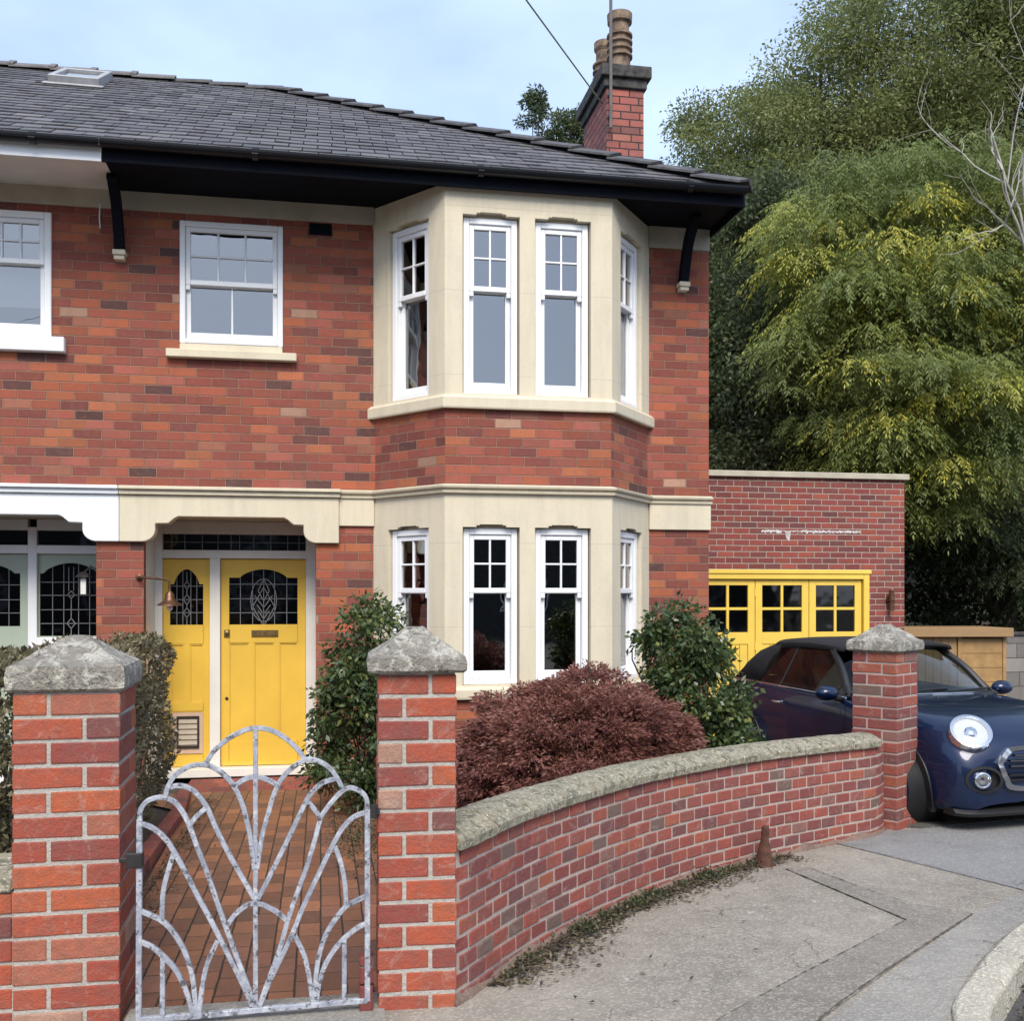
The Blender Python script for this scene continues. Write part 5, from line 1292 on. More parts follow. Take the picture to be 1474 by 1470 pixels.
# hillside under the trees and a dark leaf mass added for the shade
m = MB(); 
hp = [(930, 27, -.6), (1500, 24, -.6), (1900, 22, -.6)]
bank = MB(); n1 = 40; n2 = 8
pts = [[None]*(n2+1) for _ in range(n1+1)]
for i in range(n1+1):
    for j in range(n2+1):
        px = 840+1100*i/n1; d = 21.5+1.6*j; x, y = at(px, d); z = -.5+5.5*(j/n2)**.8*(1+.15*math.sin(i*.8))
        pts[i][j] = bank.p((x, y, z))
for i in range(n1):
    for j in range(n2): bank.poly((pts[i][j], pts[i+1][j], pts[i+1][j+1], pts[i][j+1]))
kind(bank.build('hillside', 'earth', smooth=True), 'structure')
# wooded slope far behind, one mass
n = 60000; pxs = RNG.uniform(900, 1900, n); dd = RNG.uniform(28, 36, n)
top = 9.2+2.2*np.sin(pxs*.013)+1.2*np.sin(pxs*.041+1)+.004*(pxs-900)
zz = -.5+(top+.5)*RNG.random(n)**.8
P = np.array([[*at(a, b_), c] for a, b_, c in zip(pxs, dd, zz)])
P += rdir(n)*.2; D = rdir(n)+np.array([-.1, -.4, -.3])
cl = .5+.5*np.sin(P[:, 0]*1.7+P[:, 2]*1.3)*np.sin(P[:, 2]*1.9-P[:, 0])
kind(leafset('woodland', P, D, rdir(n), .34*RNG.uniform(.6, 1.3, n), .17*RNG.uniform(.6, 1.3, n), np.clip(cl*.45+RNG.random(n)*.35, 0, 1), 'leaf_dark'), 'stuff')
# dark leaf mass added to stand for the deep shade under the trees
def mass(name, label, cat, envs, nl, rl, per, leaf, mat, stem=True, **kw):
    E = [(e[0], e[1], e[2], e[3], e[4], e[5]) for e in envs]
    t = thing(name, label, cat, (E[0][0], E[0][1], gz(E[0][1])))
    lb = lobes_in(E, nl, *rl); A = crown_leaves(lb, per, *leaf, **kw); leafset('foliage', *A, mat, t)
    if stem: limbs('stem', (E[0][0], E[0][1], gz(E[0][1])), lb, .025, 'bark', t, (E[0][0], E[0][1], gz(E[0][1])+.4), 10)
    return t
a = at(1250, 20.6); b_ = at(1420, 20.2); c_ = at(1560, 19.5)
mass('hedge', 'dark leaf mass added for the deep shade beyond the bin store', 'hedge', [(a[0], a[1], .9, 2.3, .9, 1.7), (b_[0], b_[1], .9, 2.2, .9, 1.8), (c_[0], c_[1], .9, 2.2, .9, 1.8)], 90, (.4, .7), 200, (.12, .08), 'leaf_dark')

# bare branches
bx, by = at(1560, 16.4); bt = thing('bare_tree', 'bare pale branches of a dead tree against the green at the right edge', 'tree', (bx, by, gz(by)))
m = MB(); rb = random.Random(21)
def grow(p, d, l, r, dep):
    P = [p]; dd = d
    for k in range(5):
        dd = (dd+Vector((rb.gauss(0, .13), rb.gauss(0, .13), rb.gauss(.03, .10)))).normalized(); P.append(P[-1]+dd*l/5)
    m.tube(P, [r*(1-.55*k/5) for k in range(6)], 5)
    if dep:
        for k in range(3 if dep > 1 else 2):
            nd = (dd+Vector((rb.gauss(0, .55), rb.gauss(0, .35), rb.gauss(.05, .35)))).normalized(); grow(P[rb.choice((2, 3, 4, 5))], nd, l*rb.uniform(.5, .8), r*.5, dep-1)
p0 = Vector((bx, by, gz(by)-.2))
tp = Vector((*at(1478, 15.6), 7.0)); m.tube(catmull([p0, p0.lerp(tp, .5)+Vector((.1, 0, 0)), tp], 5), [.09-.004*k for k in range(11)], 7)
for dx, dz, l in ((-.45, .9, 2.0), (-.12, 1, 2.9), (.1, 1, 2.6), (-.9, .25, 1.5), (-.3, 1, 2.4)): 
    grow(tp+Vector((0, 0, rb.uniform(-.5, .3))), Vector((dx*.8-.1, -.2, dz)).normalized(), l*.7, .026, 3)
m.build('branches', 'bark_pale', bt, smooth=True)

# ---------------------------------------------------------------- garden plants
mass('shrub', 'glossy dark green evergreen shrub between the front door and the bay', 'shrub', [(.34, 8.35, .55, .36, .34, .74), (.40, 8.3, 1.14, .32, .30, .38), (.30, 8.4, .30, .32, .30, .45), (.26, 8.3, .85, .28, .28, .4)], 110, (.09, .17), 95, (.055, .028), 'leaf_bush', bias=.0, lobevar=.35)
mass('shrub', 'rounded glossy green evergreen shrub right of the bay behind the red maple', 'shrub', [(2.83, 7.6, .62, .33, .36, .72), (2.70, 7.65, 1.14, .25, .3, .36), (3.0, 7.55, .36, .28, .34, .42)], 130, (.09, .18), 100, (.055, .03), 'leaf_bush', bias=.02, lobevar=.4)
def box_hedge(label, x0, x1, y0, y1, z1, n, leaf, mat):
    t = thing('hedge', label, 'hedge', ((x0+x1)/2, (y0+y1)/2, gz((y0+y1)/2)))
    A = (x1-x0)*(y1-y0), (y1-y0)*(z1), (x1-x0)*z1
    P = []
    k = RNG.random((n, 3)); f = RNG.random(n); zb = gz((y0+y1)/2)+.05
    x = x0+(x1-x0)*k[:, 0]; y = y0+(y1-y0)*k[:, 1]; z = zb+(z1-zb)*k[:, 2]
    dp = RNG.random(n)**1.6*.12
    top = f < .28; rt = (f >= .28) & (f < .68); fr_ = (f >= .68) & (f < .9); lf = f >= .9
    z[top] = z1-dp[top]; x[rt] = x1-dp[rt]; y[fr_] = y0+dp[fr_]; x[lf] = x0+dp[lf]
    # round the top edges and push the skin in and out
    P = np.stack([x, y, z], 1)
    P[:, 0] += .05*np.sin(y*5.1)+.04*np.sin(z*7+y*3); P[:, 2] += .035*np.sin(x*9+y*4)
    ez = np.clip((P[:, 2]-(z1-.14))/.14, 0, 1); P[:, 0] -= np.where(x > (x0+x1)/2, 1, -1)*ez**2*.09
    P[:, 0] -= np.clip(.5-(P[:, 2]-zb), 0, .5)*.25*(x > (x0+x1)/2)
    D = rdir(n)+np.array([.35, -.3, .3]); 
    leafset('foliage', P, D, rdir(n), leaf[0]*RNG.uniform(.6, 1.4, n), leaf[1]*RNG.uniform(.6, 1.4, n), np.clip(.5+.22*np.sin(y*6+z*4)*np.sin(z*8)+RNG.normal(0, .24, n), 0, 1), mat, t)
    m = MB(); yy = y0+.1
    while yy < y1:
        for q in range(5):
            p = Vector(((x0+x1)/2+random.uniform(-.1, .1), yy, zb-.1)); e = Vector((random.uniform(x0+.08, x1-.06), yy+random.uniform(-.2, .2), random.uniform(.5, z1-.05))); m.tube(catmull([p, p.lerp(e, .5)+Vector((random.uniform(-.06, .06), 0, 0)), e], 3), .007, 5)
        yy += .22
    m.build('stem', 'bark', t)
    return t
box_hedge('clipped brownish hedge along the left side of the garden path', -1.80, -1.10, 4.9, 8.3, 1.27, 26000, (.042, .019), 'leaf_hedge')
mass('shrub', 'variegated shrub at the left edge behind the left pillar', 'shrub', [(-1.95, 5.5, .60, .50, .45, .62), (-2.3, 5.3, .5, .5, .4, .6)], 70, (.10, .18), 60, (.06, .026), 'leaf_var', lobevar=.3)

# maroon maple: tiers of fine drooping leaves over a crooked stem
ac = thing('maple_shrub', 'dome-shaped maroon cut-leaf maple behind the curved wall', 'shrub', (1.70, 6.35, gz(6.35)))
lb = []
C0 = np.array([1.60, 6.33, .14]); RX = np.array([1.03, .84, .96])
for k in range(1250):
    d = rdir(1)[0]; d[2] = abs(d[2]); 
    q = C0+d*RX*(RNG.uniform(.3, 1.0)**.35)*(1+.05*math.sin(d[0]*9+d[2]*7))
    wq, wt, wn_ = min((along_wall(s_) for s_ in np.linspace(0, WL[-1], 24)), key=lambda w_: (w_[0].x-q[0])**2+(w_[0].y-q[1])**2)
    rq = RNG.uniform(.055, .115); side = (q[0]-wq.x)*wn_.x+(q[1]-wq.y)*wn_.y      # distance behind the wall's street face
    lim = .23+rq if q[2] < .78 else .06
    if side < lim: q[0] += wn_.x*(lim-side); q[1] += wn_.y*(lim-side)
    lb.append((q, rq, d))
P, D, W, Rn = [], [], [], []
for c, r, od in lb:
    n = int(RNG.uniform(110, 170)); dd = rdir(n); p = c+dd*(r*RNG.random(n)**.4)[:, None]*np.array([1.15, 1.15, .55])
    P.append(p); D.append(od*.7+dd*.7*np.array([1, 1, .3])+np.array([0, 0, -.55])+rdir(n)*.35); W.append(rdir(n)); Rn.append(np.clip(.45*RNG.random()+.5*RNG.random(n)+.12*(od[2]-.4), 0, 1))
P = np.vstack(P); n = len(P)
leafset('foliage', P, np.vstack(D), np.vstack(W), .036*RNG.uniform(.6, 1.3, n), .0105*RNG.uniform(.6, 1.5, n), np.concatenate(Rn), 'leaf_acer', ac)
m = MB()
for c, r, d in lb[::14]:
    e = Vector([float(q) for q in c]); p = Vector((1.70, 6.36, gz(6.3))); mid = p.lerp(e, .55); mid.z = max(mid.z, e.z*.9+.05)
    Q = catmull([p, p+Vector((random.uniform(-.1, .1), random.uniform(-.1, .1), .35)), mid, e], 4); m.tube(Q, [.022*(1-.85*k/(len(Q)-1)) for k in range(len(Q))], 5)
m.build('stem', 'bark', ac, smooth=True)

# weeds and dirt at the foot of the curved wall
from mathutils import noise as mnoise
def footstrip():
    m = MB(); k = 0; P0 = []
    for i in range(241):
        s = .25+(3.35-.25)*i/240; q, t, n = along_wall(s); w = (.035+.075*max(0, math.sin(math.pi*min(1, i/208)))**.8)*(1+.55*mnoise.noise(Vector((s*5, 0, 0)))+.35*mnoise.noise(Vector((s*17, 3, 0)))+.25*mnoise.noise(Vector((s*45, 7, 0)))); P0.append((q-n*.012, q-n*(.02+w)))
    for a, b_ in zip(P0, P0[1:]): m.face([(v.x, v.y, gz(v.y)+.0045) for v in (a[1], b_[1], b_[0], a[0])])
    return kind(m.build('dirt_verge', 'dirt', recalc=False), 'structure')
footstrip()
P, Rn = [], []
for i in range(3600):
    s = RNG.choice([RNG.uniform(.3, 3.2), RNG.normal(1.5, .35), RNG.normal(2.6, .15)]); q, t, n = along_wall(float(np.clip(s, .2, 3.3)))
    if math.sin(s*7)*math.sin(s*17+1) < .05 and RNG.random() < .88: continue
    o = .02+abs(RNG.normal(0, .055)); v = q-n*o; P.append((v.x, v.y, gz(v.y)+.008+abs(RNG.normal(0, .014))))
P = np.array(P); n = len(P); D = rdir(n); D[:, 2] = np.abs(D[:, 2])*.8
kind(leafset('weeds', P, D, rdir(n), .024*RNG.uniform(.4, 1.3, n), .012*RNG.uniform(.5, 1.3, n), RNG.random(n)**1.4, 'leaf_weed'), 'stuff')
# leaf litter on the pavement and the road edge
P = []
for i in range(2400):
    s = RNG.uniform(.25, 3.3); q, t, n = along_wall(float(s)); v = q-n*(.03+abs(RNG.normal(0, .09))*(.5+.8*abs(math.sin(s*2.1)))); P.append((v.x, v.y, gz(v.y)+.009+RNG.random()*.004))
for i in range(26): x = RNG.uniform(.9, 2.4); y = x*.95+3.0+RNG.normal(0, .35)-.2; P.append((x, y, gz(y)+.012))
for i in range(700):
    a = RNG.uniform(1.2, 5); k = int(RNG.uniform(18, 56)); q = KC[k]; P.append((q[0]+.16+abs(RNG.normal(0, .10)), q[1]-.05-abs(RNG.normal(0, .10)), -.105+RNG.random()*.02))
for i in range(900): y = RNG.uniform(4.3, 9.2); x = -.97+abs(RNG.normal(0, .07)); P.append((x, y, gz(y)+.012+RNG.random()*.012))
P = np.array(P); n = len(P); D = rdir(n); D[:, 2] *= .25
kind(leafset('leaf_litter', P, D, np.stack([-D[:, 1], D[:, 0], D[:, 2]*0+.1], 1), .03*RNG.uniform(.4, 1.4, n), .014*RNG.uniform(.5, 1.4, n), RNG.random(n), 'leaf_dead'), 'stuff')
P = []
for i in range(2600): k = int(RNG.uniform(20, 60)); q = KC[k]; s = RNG.normal(0, .07); P.append((q[0]+.30+s+RNG.normal(0, .05), q[1]-.14-s*.3+RNG.normal(0, .05), -.10+abs(RNG.normal(0, .012))))
for i in range(1500): x = RNG.normal(.30, .12); y = RNG.normal(7.3, .45); P.append((x, y, gz(y)+abs(RNG.normal(0, .03))))
P = np.array(P); n = len(P); D = rdir(n); D[:, 2] = np.abs(D[:, 2])*.6
kind(leafset('ground_cover', P, D, rdir(n), .024*RNG.uniform(.4, 1.3, n), .012*RNG.uniform(.5, 1.3, n), RNG.random(n), 'leaf_weed'), 'stuff')
# ---------------------------------------------------------------- the car
CARX, CARY, CARZ, CARR = 4.90, 8.40, gz(8.3)+.012, R(-83.0)
car = thing('parked_car', 'dark navy blue convertible with black fabric roof and round headlamps parked on the drive', 'car', (CARX, CARY, CARZ), CARR)
def loftmesh(secs, closed_ends=True):
    m = MB(); rg = [[m.p(q) for q in s] for s in secs]
    for r0, r1 in zip(rg, rg[1:]):
        for j in range(len(r0)-1): m.poly((r0[j], r1[j], r1[j+1], r0[j+1]))
    if closed_ends: m.poly(rg[0]); m.poly(rg[-1][::-1])
    return m
def sect(x, w, zb, zs, zt, wb=None, tum=.05, crown=.03, xs=0.):
    """half section from the sill up and over to the other side; xs pulls the middle forward (plan curve)"""
    wb = w-.05 if wb is None else wb
    h = [(x, wb, zb), (x, w-.012, zb+.10*(zs-zb)), (x, w, zb+.35*(zs-zb)), (x, w-.004, zb+.62*(zs-zb)), (x, w-.025, zs-.06), (x, w-tum, zs-.005), (x+xs*.25, w-tum-.07, zs+(zt-zs)*.45), (x+xs*.6, (w-tum)*.55, zt-.008+crown*.2), (x+xs, 0, zt+crown*.35)]
    L_ = [(a, -b_, c) for a, b_, c in h]; 
    return L_+[(a, b_, c) for a, b_, c in h[-2::-1]]
secs = [sect(-1.93, .58, .36, .70, .72, xs=-.02), sect(-1.90, .68, .28, .80, .83), sect(-1.80, .77, .22, .92, .95), sect(-1.55, .83, .19, .965, 1.0), sect(-1.20, .855, .18, .965, .985), sect(-.80, .862, .18, .955, .95, crown=0),
        sect(-.2, .865, .18, .945, .94, crown=0), sect(.35, .865, .18, .935, .93, crown=0), sect(.62, .863, .18, .925, .985, tum=.06), sect(.95, .862, .18, .895, .975, tum=.07), sect(1.25, .86, .18, .875, .965, tum=.09),
        sect(1.48, .85, .18, .845, .94, tum=.11), sect(1.66, .838, .19, .79, .89, tum=.13, xs=.03), sect(1.80, .80, .20, .715, .81, tum=.13, xs=.05), sect(1.875, .735, .21, .64, .715, tum=.12, xs=.06), sect(1.91, .66, .23, .56, .62, tum=.10, xs=.065), sect(1.92, .58, .27, .46, .48, tum=.08, xs=.06)]
m = loftmesh(secs)
body = m.build('body', 'paint', car, smooth=True)
body.data.polygons.foreach_set('use_smooth', [True]*len(body.data.polygons))
md = body.modifiers.new('sub', 'SUBSURF'); md.levels = 2; md.render_levels = 3
# wheel wells cut out of the body
dg = bpy.context.evaluated_depsgraph_get()
cut = MB()
for wx in (1.23, -1.24):
    for sy_ in (-1, 1):
        y0, y1 = sorted((sy_*.62, sy_*1.0)); n = 40
        cut.prism([(wx+.335*math.cos(2*math.pi*k/n), .30+.335*math.sin(2*math.pi*k/n)) for k in range(n)], y0, y1)
cutter = cut.build('cutter', 'plastic', None)
cutter.location = (0, 0, 0); cutter.matrix_world = Matrix.Translation((CARX, CARY, CARZ)) @ Matrix.Rotation(CARR, 4, 'Z')
bo = body.modifiers.new('wells', 'BOOLEAN'); bo.object = cutter; bo.operation = 'DIFFERENCE'; bo.solver = 'EXACT'
bpy.context.view_layer.update()
dg = bpy.context.evaluated_depsgraph_get(); nm_ = bpy.data.meshes.new_from_object(body.evaluated_get(dg))
body.modifiers.clear(); body.data = nm_; bpy.data.objects.remove(cutter)
nm_.polygons.foreach_set('use_smooth', [True]*len(nm_.polygons)); nm_.set_sharp_from_angle(angle=R(35))
if not nm_.materials: nm_.materials.append(MAT['paint'])

from mathutils.bvhtree import BVHTree
bvh = BVHTree.FromPolygons([v.co.copy() for v in nm_.vertices], [list(p_.vertices) for p_ in nm_.polygons])
def nose(y, z):                                   # how far forward the body skin lies at (y, z)
    h = bvh.ray_cast(Vector((3, y, z)), Vector((-1, 0, 0)))
    return (h[0].x, h[1]) if h[0] is not None else (1.7, Vector((1, 0, 0)))
def flank(x, z, s_):
    h = bvh.ray_cast(Vector((x, s_*2, z)), Vector((0, -s_, 0)))
    return h[0].y if h[0] is not None else s_*.86
nm_.materials.append(MAT['plastic'])
for p_ in nm_.polygons:
    c_ = p_.center
    for wx in (1.23, -1.24):
        if abs(c_.y) > .60 and abs(math.hypot(c_.x-wx, c_.z-.30)-.335) < .012 and abs(p_.normal.y) < .5: p_.material_index = 1
        if abs(abs(c_.y)-.62) < .01 and math.hypot(c_.x-wx, c_.z-.30) < .34: p_.material_index = 1
# arches and wheels
for wx in (1.23, -1.24):
    for s in (-1, 1):
        m = MB(); n = 26; sec = []
        for k in range(n+1):
            a = R(-22+224*k/n); pr = (math.cos(a), math.sin(a)); yo = .862 if wx < 0 else .862-.0*k
            tp_ = lambda rad, y: (wx+pr[0]*rad, s*y, .30+pr[1]*rad)
            xx = wx+pr[0]*.385; zz_ = max(.22, .30+pr[1]*.385)
            yy = abs(flank(xx, zz_, s))
            sec.append([tp_(.325, yy-.10), tp_(.328, yy+.012), tp_(.392, yy+.010), tp_(.40, yy-.03)])
        rg = [[m.p(q) for q in c] for c in sec]
        for r0, r1 in zip(rg, rg[1:]):
            for j in range(4): m.poly((r0[j], r0[(j+1) % 4], r1[(j+1) % 4], r1[j]))
        m.poly(rg[0]); m.poly(rg[-1][::-1]); m.build('wheel_arch', 'plastic', car, smooth=True)
        st_a = 0
        m = MB(); m.lathe([(.20, -.09), (.285, -.10), (.303, -.07), (.306, .0), (.303, .07), (.285, .10), (.20, .09)], (wx, s*.765, .30), (0, s, 0), 40)
        w = m.build('wheel', 'tyre', car, smooth=True)
        m = MB(); m.lathe([(.205, -.05), (.215, .078), (.20, .085), (.18, .05), (.06, .055), (.05, .075), (.005, .076)], (wx, s*.765, .30), (0, s, 0), 30)
        m.build('rim', 'rim', w, smooth=True)
        m = MB(); m.lathe([(.40, 0), (.40, -.005), (.01, -.006)], (wx, s*.635, .33), (0, s, 0), 24); m.build('wheel_well', 'plastic', car)
m = MB(); m.hexa([(-.88, -.80, .16), (.88, -.80, .16), (.88, .80, .16), (-.88, .80, .16), (-.88, -.868, .24), (.88, -.868, .24), (.88, .868, .24), (-.88, .868, .24)]); m.build('sill_trim', 'plastic', car, bevel=.02)
# bumper: lower lip, grille, fog lamps
def arc_front(y): return nose(y, .34)[0]+.02
m = MB(); rg = []
for k in range(25):
    y = -.78+1.56*k/24; x = arc_front(y)-.02; rg.append([m.p(q) for q in ((x-.12, y, .165), (x+.0, y*1.0, .165), (x+.018, y, .19), (x-.01, y, .215), (x-.12, y, .225))])
for r0, r1 in zip(rg, rg[1:]):
    for j in range(5): m.poly((r0[j], r0[(j+1) % 5], r1[(j+1) % 5], r1[j]))
m.poly(rg[0]); m.poly(rg[-1][::-1]); m.build('front_lip', 'plastic', car, smooth=True)
hexo = [(-.50, .575), (-.44, .45), (-.33, .36), (.33, .36), (.44, .45), (.50, .575), (.42, .665), (.29, .70), (-.29, .70), (-.42, .665)]
hexo = [(q.x, q.y) for q in catmull([(a, b_, 0) for a, b_ in hexo+hexo[:1]], 5)][:-1]
cx = (0, .49)
gxf = lambda y, z: nose(y, z)[0]+.012
m = MB(); n = len(hexo)
o_ = [m.p((gxf(y, z)-.03, y, z)) for y, z in hexo]; o2 = [m.p((gxf(y, z)+.022, y, z)) for y, z in hexo]
i2 = [m.p((gxf(y, z)+.022, y*.90, .53+(z-.53)*.80)) for y, z in hexo]; i_ = [m.p((gxf(y, z)-.03, y*.88, .53+(z-.53)*.77)) for y, z in hexo]
for r0, r1 in ((o_, o2), (o2, i2), (i2, i_)):
    for j in range(n): m.poly((r0[j], r0[(j+1) % n], r1[(j+1) % n], r1[j]))
gr = m.build('grille', 'chrome', car, smooth=True)
m = MB(); m.face([(gxf(y, z)-.012, y*.89, .53+(z-.53)*.79) for y, z in hexo]); m.build('grille_mesh', 'plastic', gr)
for z, mt in ((.44, 'plastic'), (.48, 'plastic'), (.55, 'rim'), (.59, 'rim'), (.63, 'rim')):
    hw = .34 if z > .60 else .385
    m = MB(); rg = []
    for k in range(13):
        y = -hw+2*hw*k/12; x = gxf(y, z); rg.append([m.p(q) for q in ((x-.01, y, z-.008), (x+.012, y, z-.006), (x+.012, y, z+.004), (x-.01, y, z+.008))])
    for r0, r1 in zip(rg, rg[1:]):
        for j in range(4): m.poly((r0[j], r0[(j+1) % 4], r1[(j+1) % 4], r1[j]))
    m.build('grille_slat', mt, gr)
for s in (-1, 1):
    hx, hn = nose(s*.60, .775); ax = (Vector((.76, s*.2, .56)).normalized()+hn*(1 if hn.x > 0 else -1)).normalized(); o = Vector((hx+.004, s*.60, .775))+ax*.034
    m = MB(); m.lathe([(.158, -.14), (.162, .0), (.156, .018), (.136, .022), (.132, .004), (.132, -.05)], o, ax, 40)
    hl_ = m.build('headlight', 'chrome', car, smooth=True)
    m = MB(); m.lathe([(.133, -.010), (.122, -.002), (.110, -.006), (.07, -.012), (.006, -.014)], o, ax, 36); m.build('reflector', 'reflector', hl_, smooth=True)
    m = MB(); m.lathe([(.044, -.03), (.046, -.004), (.038, .004), (.020, .010), (.003, .012)], o+ax*.012, ax, 24); m.build('projector_lens', 'chrome', hl_, smooth=True)
    m = MB(); m.lathe([(.134, .012), (.11, .026), (.07, .036), (.004, .040)], o, ax, 36); m.build('lamp_lens', 'glass_lamp', hl_, smooth=True)
    af = Vector((.90, s*.34, .0)).normalized(); o = Vector((nose(s*.62, .45)[0]+.01, s*.62, .45))
    m = MB(); m.lathe([(.105, -.06), (.102, .010), (.085, .012), (.082, -.03), (.004, -.03)], o+Vector((0, -s*.02, 0)), af, 26, 1.4); fb = m.build('fog_recess', 'plastic', car, smooth=True)
    m = MB(); m.lathe([(.062, -.02), (.062, .022), (.052, .03), (.046, .018), (.02, .014), (.004, .02)], o, af, 24); m.build('fog_lamp', 'chrome', fb, smooth=True)
    # mirrors
    m = MB(); c = Vector((.40, s*.955, .985)); rg = []
    for k in range(9):
        t = -1+2*k/8; rr2 = math.sqrt(max(.02, 1-t*t)); rg.append([m.p(c+Vector((.075*rr2*math.cos(2*math.pi*j/14)*(1.15 if math.cos(2*math.pi*j/14) > 0 else .55), t*.115, .068*rr2*math.sin(2*math.pi*j/14)))) for j in range(14)])
    for r0, r1 in zip(rg, rg[1:]):
        for j in range(14): m.poly((r0[j], r0[(j+1) % 14], r1[(j+1) % 14], r1[j]))
    m.poly(rg[0]); m.poly(rg[-1][::-1]); mi = m.build('door_mirror', 'paint', car, smooth=True)
    m = MB(); m.tube([(.42, s*.80, .93), (.41, s*.88, .945)], .03, 8); m.build('mirror_arm', 'plastic', mi)
    # door handle, waistline chrome, door gap
    m = MB(); m.tube(catmull([(-.62, s*.866, .815), (-.60, s*.895, .82), (-.48, s*.895, .82), (-.45, s*.866, .82)], 4), .012, 8); m.build('door_handle', 'chrome', car, smooth=True)
    m = MB(); m.tube(catmull([(-1.72, s*.775, .972), (-1.2, s*.815, .972), (-.3, s*.826, .958), (.50, s*.822, .945)], 5), .009, 6); m.build('waist_trim', 'chrome', car, smooth=True)
    m = MB(); m.tube(catmull([(.46, s*.864, .90), (.50, s*.868, .70), (.50, s*.868, .40), (.44, s*.862, .25)], 4), .004, 5); m.build('door_gap', 'plastic', car)
# bonnet shut line and washer jets
m = MB(); m.tube([(arc_front(y)-.06-.05*(1-abs(y)), y, .655-.02*abs(y)) for y in [-.5+1.0*k/16 for k in range(17)]], .003, 5); m.build('bonnet_gap', 'plastic', car)
m = MB()
for y in (-.25, .25): m.lathe([(.016, 0), (.012, .012), (.004, .014)], (.98, y, .975), (0, 0, 1), 10)
m.build('washer_jet', 'plastic', car)
# scuttle and wipers
m = MB(); rg = []
for k in range(17):
    y = -.74+1.48*k/16; x = .74-.22*(y/.74)**2; rg.append([m.p(q) for q in ((x-.10, y, .965), (x+.06, y, .972-.03*(y/.74)**2), (x+.055, y, .995-.03*(y/.74)**2), (x-.1, y, 1.0-.02*(y/.74)**2))])
for r0, r1 in zip(rg, rg[1:]):
    for j in range(4): m.poly((r0[j], r0[(j+1) % 4], r1[(j+1) % 4], r1[j]))
m.poly(rg[0]); m.poly(rg[-1][::-1]); m.build('scuttle', 'plastic', car, smooth=True)
m = MB(); m.tube([(.74, -.5, 1.005), (.66, .12, 1.02)], .009, 6); m.tube([(.76, .05, 1.005), (.62, .62, 1.01)], .009, 6); m.build('wiper', 'plastic', car)
m = MB(); m.tube([(.80-.26*(y/.72)**2, y, .990-.035*(y/.72)**2) for y in [-.72+1.44*k/20 for k in range(21)]], .008, 6); m.build('scuttle_trim', 'chrome', car)
# windscreen, frame
WB = lambda y: (.70-.25*(y/.74)**2, y, .985-.02*(y/.74)**2); WT = lambda y: (.10-.12*(y/.58)**2, y, 1.375-.03*(y/.58)**2)
m = MB(); N = 14
b0 = [m.p(WB(-.74+1.48*k/N)) for k in range(N+1)]; mid = [m.p(tuple((a+b_)/2+c for a, b_, c in zip(WB(-.74+1.48*k/N), WT(-.58+1.16*k/N), (.02, 0, .02)))) for k in range(N+1)]; t0 = [m.p(WT(-.58+1.16*k/N)) for k in range(N+1)]
for r0, r1 in ((b0, mid), (mid, t0)):
    for k in range(N): m.poly((r0[k], r0[k+1], r1[k+1], r1[k]))
ws = m.build('windscreen', 'glass_car', car, smooth=True, recalc=False)
m = MB(); m.box(.16, .19, -.09, .09, 1.255, 1.315); m.build('rear_view_mirror', 'plastic', ws)
m = MB(); m.box(.245, .249, -.05, .05, 1.262, 1.30); m.build('windscreen_sticker', 'blind', ws)
m = MB()
for s in (-1, 1):
    P = [Vector(WB(s*.755)), Vector(tuple((a+b_)/2+c for a, b_, c in zip(WB(s*.755), WT(s*.595), (.025, 0, .025)))), Vector(WT(s*.595))]; m.tube(catmull(P, 5), [.036-.0006*k for k in range(11)], 8)
m.tube([WT(-.60+1.2*k/12) for k in range(13)], .028, 8); m.build('windscreen_frame', 'plastic', car, smooth=True)
# fabric roof
def arch(x, yw, z0, zt, n=12, pw=.5):
    out = []
    for k in range(n+1):
        a = math.pi*(1-k/n); c = math.cos(a); s_ = math.sin(a)
        out.append((x, yw*math.copysign(abs(c)**pw, c) if abs(c) > 1e-9 else 0, z0+(zt-z0)*s_**pw if s_ > 1e-9 else z0))
    return out
m = loftmesh([arch(.14, .60, 1.335, 1.385), arch(-.05, .615, 1.34, 1.408), arch(-.35, .625, 1.345, 1.425), arch(-.70, .62, 1.335, 1.422), arch(-.98, .61, 1.31, 1.40)], False)
r1_ = m.build('fabric_roof', 'softtop', car, smooth=True, recalc=False)
sd_ = r1_.modifiers.new('solid', 'SOLIDIFY'); sd_.thickness = .03; sd_.offset = 0
m = loftmesh([arch(-.88, .625, 1.29, 1.408, pw=.5), arch(-.96, .655, 1.12, 1.402, pw=.42), arch(-1.06, .705, .965, 1.385, pw=.42), arch(-1.25, .725, .965, 1.315, pw=.42), arch(-1.45, .715, .965, 1.19, pw=.45), arch(-1.62, .69, .965, 1.05, pw=.5), arch(-1.72, .66, .96, .985, pw=.5)], False)
r2_ = m.build('fabric_roof', 'softtop', car, smooth=True, recalc=False)
sd_ = r2_.modifiers.new('solid', 'SOLIDIFY'); sd_.thickness = .02; sd_.offset = 0
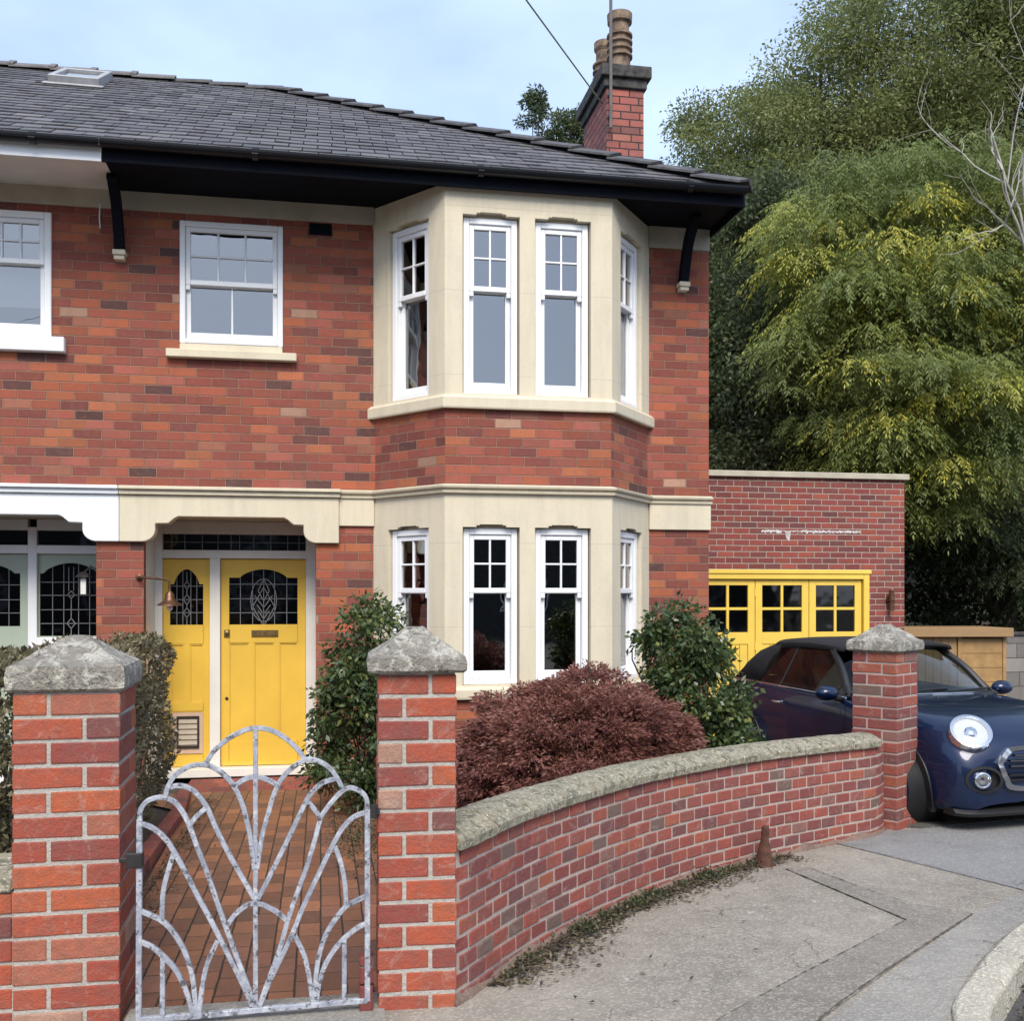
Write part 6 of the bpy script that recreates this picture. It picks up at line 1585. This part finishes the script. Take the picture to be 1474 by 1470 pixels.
for s in (-1, 1):
    yb = lambda x: s*(.80-.06*max(0, -x-.5)-.03*max(0, x)); 
    def side(x0, x1, x0t, x1t, nm):
        m = MB(); N = 8
        lo = [m.p((x0+(x1-x0)*k/N, yb(x0+(x1-x0)*k/N), .95)) for k in range(N+1)]; up = [m.p((x0t+(x1t-x0t)*k/N, s*.615, 1.345)) for k in range(N+1)]
        for k in range(N): m.poly((lo[k], lo[k+1], up[k+1], up[k]))
        m.build(nm, 'glass_car', car, smooth=True, recalc=False)
    side(.50, -.62, .03, -.55, 'door_glass'); side(-.635, -1.06, -.565, -.95, 'quarter_glass')
    m = MB(); m.tube([(-.63, yb(-.63), .95), (-.558, s*.615, 1.345)], .010, 6); m.tube([(.50, yb(.5), .95), (.03, s*.612, 1.35)], .014, 6); m.build('window_seal', 'plastic', car)
# cabin: floor tub, seats, dashboard, wheel
m = MB(); m.box(-1.15, .62, -.72, .72, .951, .962)
m2 = MB()
for s in (-1, 1):
    m2.hexa([(-.35, s*.36-.22, .95), (-.18, s*.36-.22, .95), (-.18, s*.36+.22, .95), (-.35, s*.36+.22, .95), (-.50, s*.36-.17, 1.14), (-.40, s*.36-.17, 1.14), (-.40, s*.36+.17, 1.14), (-.50, s*.36+.17, 1.14)])
    m2.box(-.52, -.44, s*.36-.12, s*.36+.12, 1.155, 1.28)
m2.build('seat', 'seatm', car, bevel=.03, seg=2); m.build('cabin_tray', 'plastic', car)
m = MB(); m.hexa([(.30, -.70, .955), (.62, -.66, .955), (.62, .66, .955), (.30, .70, .955), (.34, -.70, 1.0), (.58, -.6, .985), (.58, .6, .985), (.34, .70, 1.0)]); m.build('dashboard', 'plastic', car, bevel=.02)
m = MB(); m.tube([(.22+.03*math.sin(2*math.pi*k/20)*-.4, -.36+.17*math.cos(2*math.pi*k/20), 1.0+.13*math.sin(2*math.pi*k/20)) for k in range(21)], .014, 6); m.build('steering_wheel', 'plastic', car, smooth=True)
m = MB(); m.tube([(-1.3, .1, 1.30), (-1.36, .1, 1.40)], .006, 6); m.build('roof_aerial', 'plastic', car)

car.scale = (.92, .92, .92)
# drop the helper property used only while building
for o in bpy.data.objects:
    if '_w' in o: del o['_w']
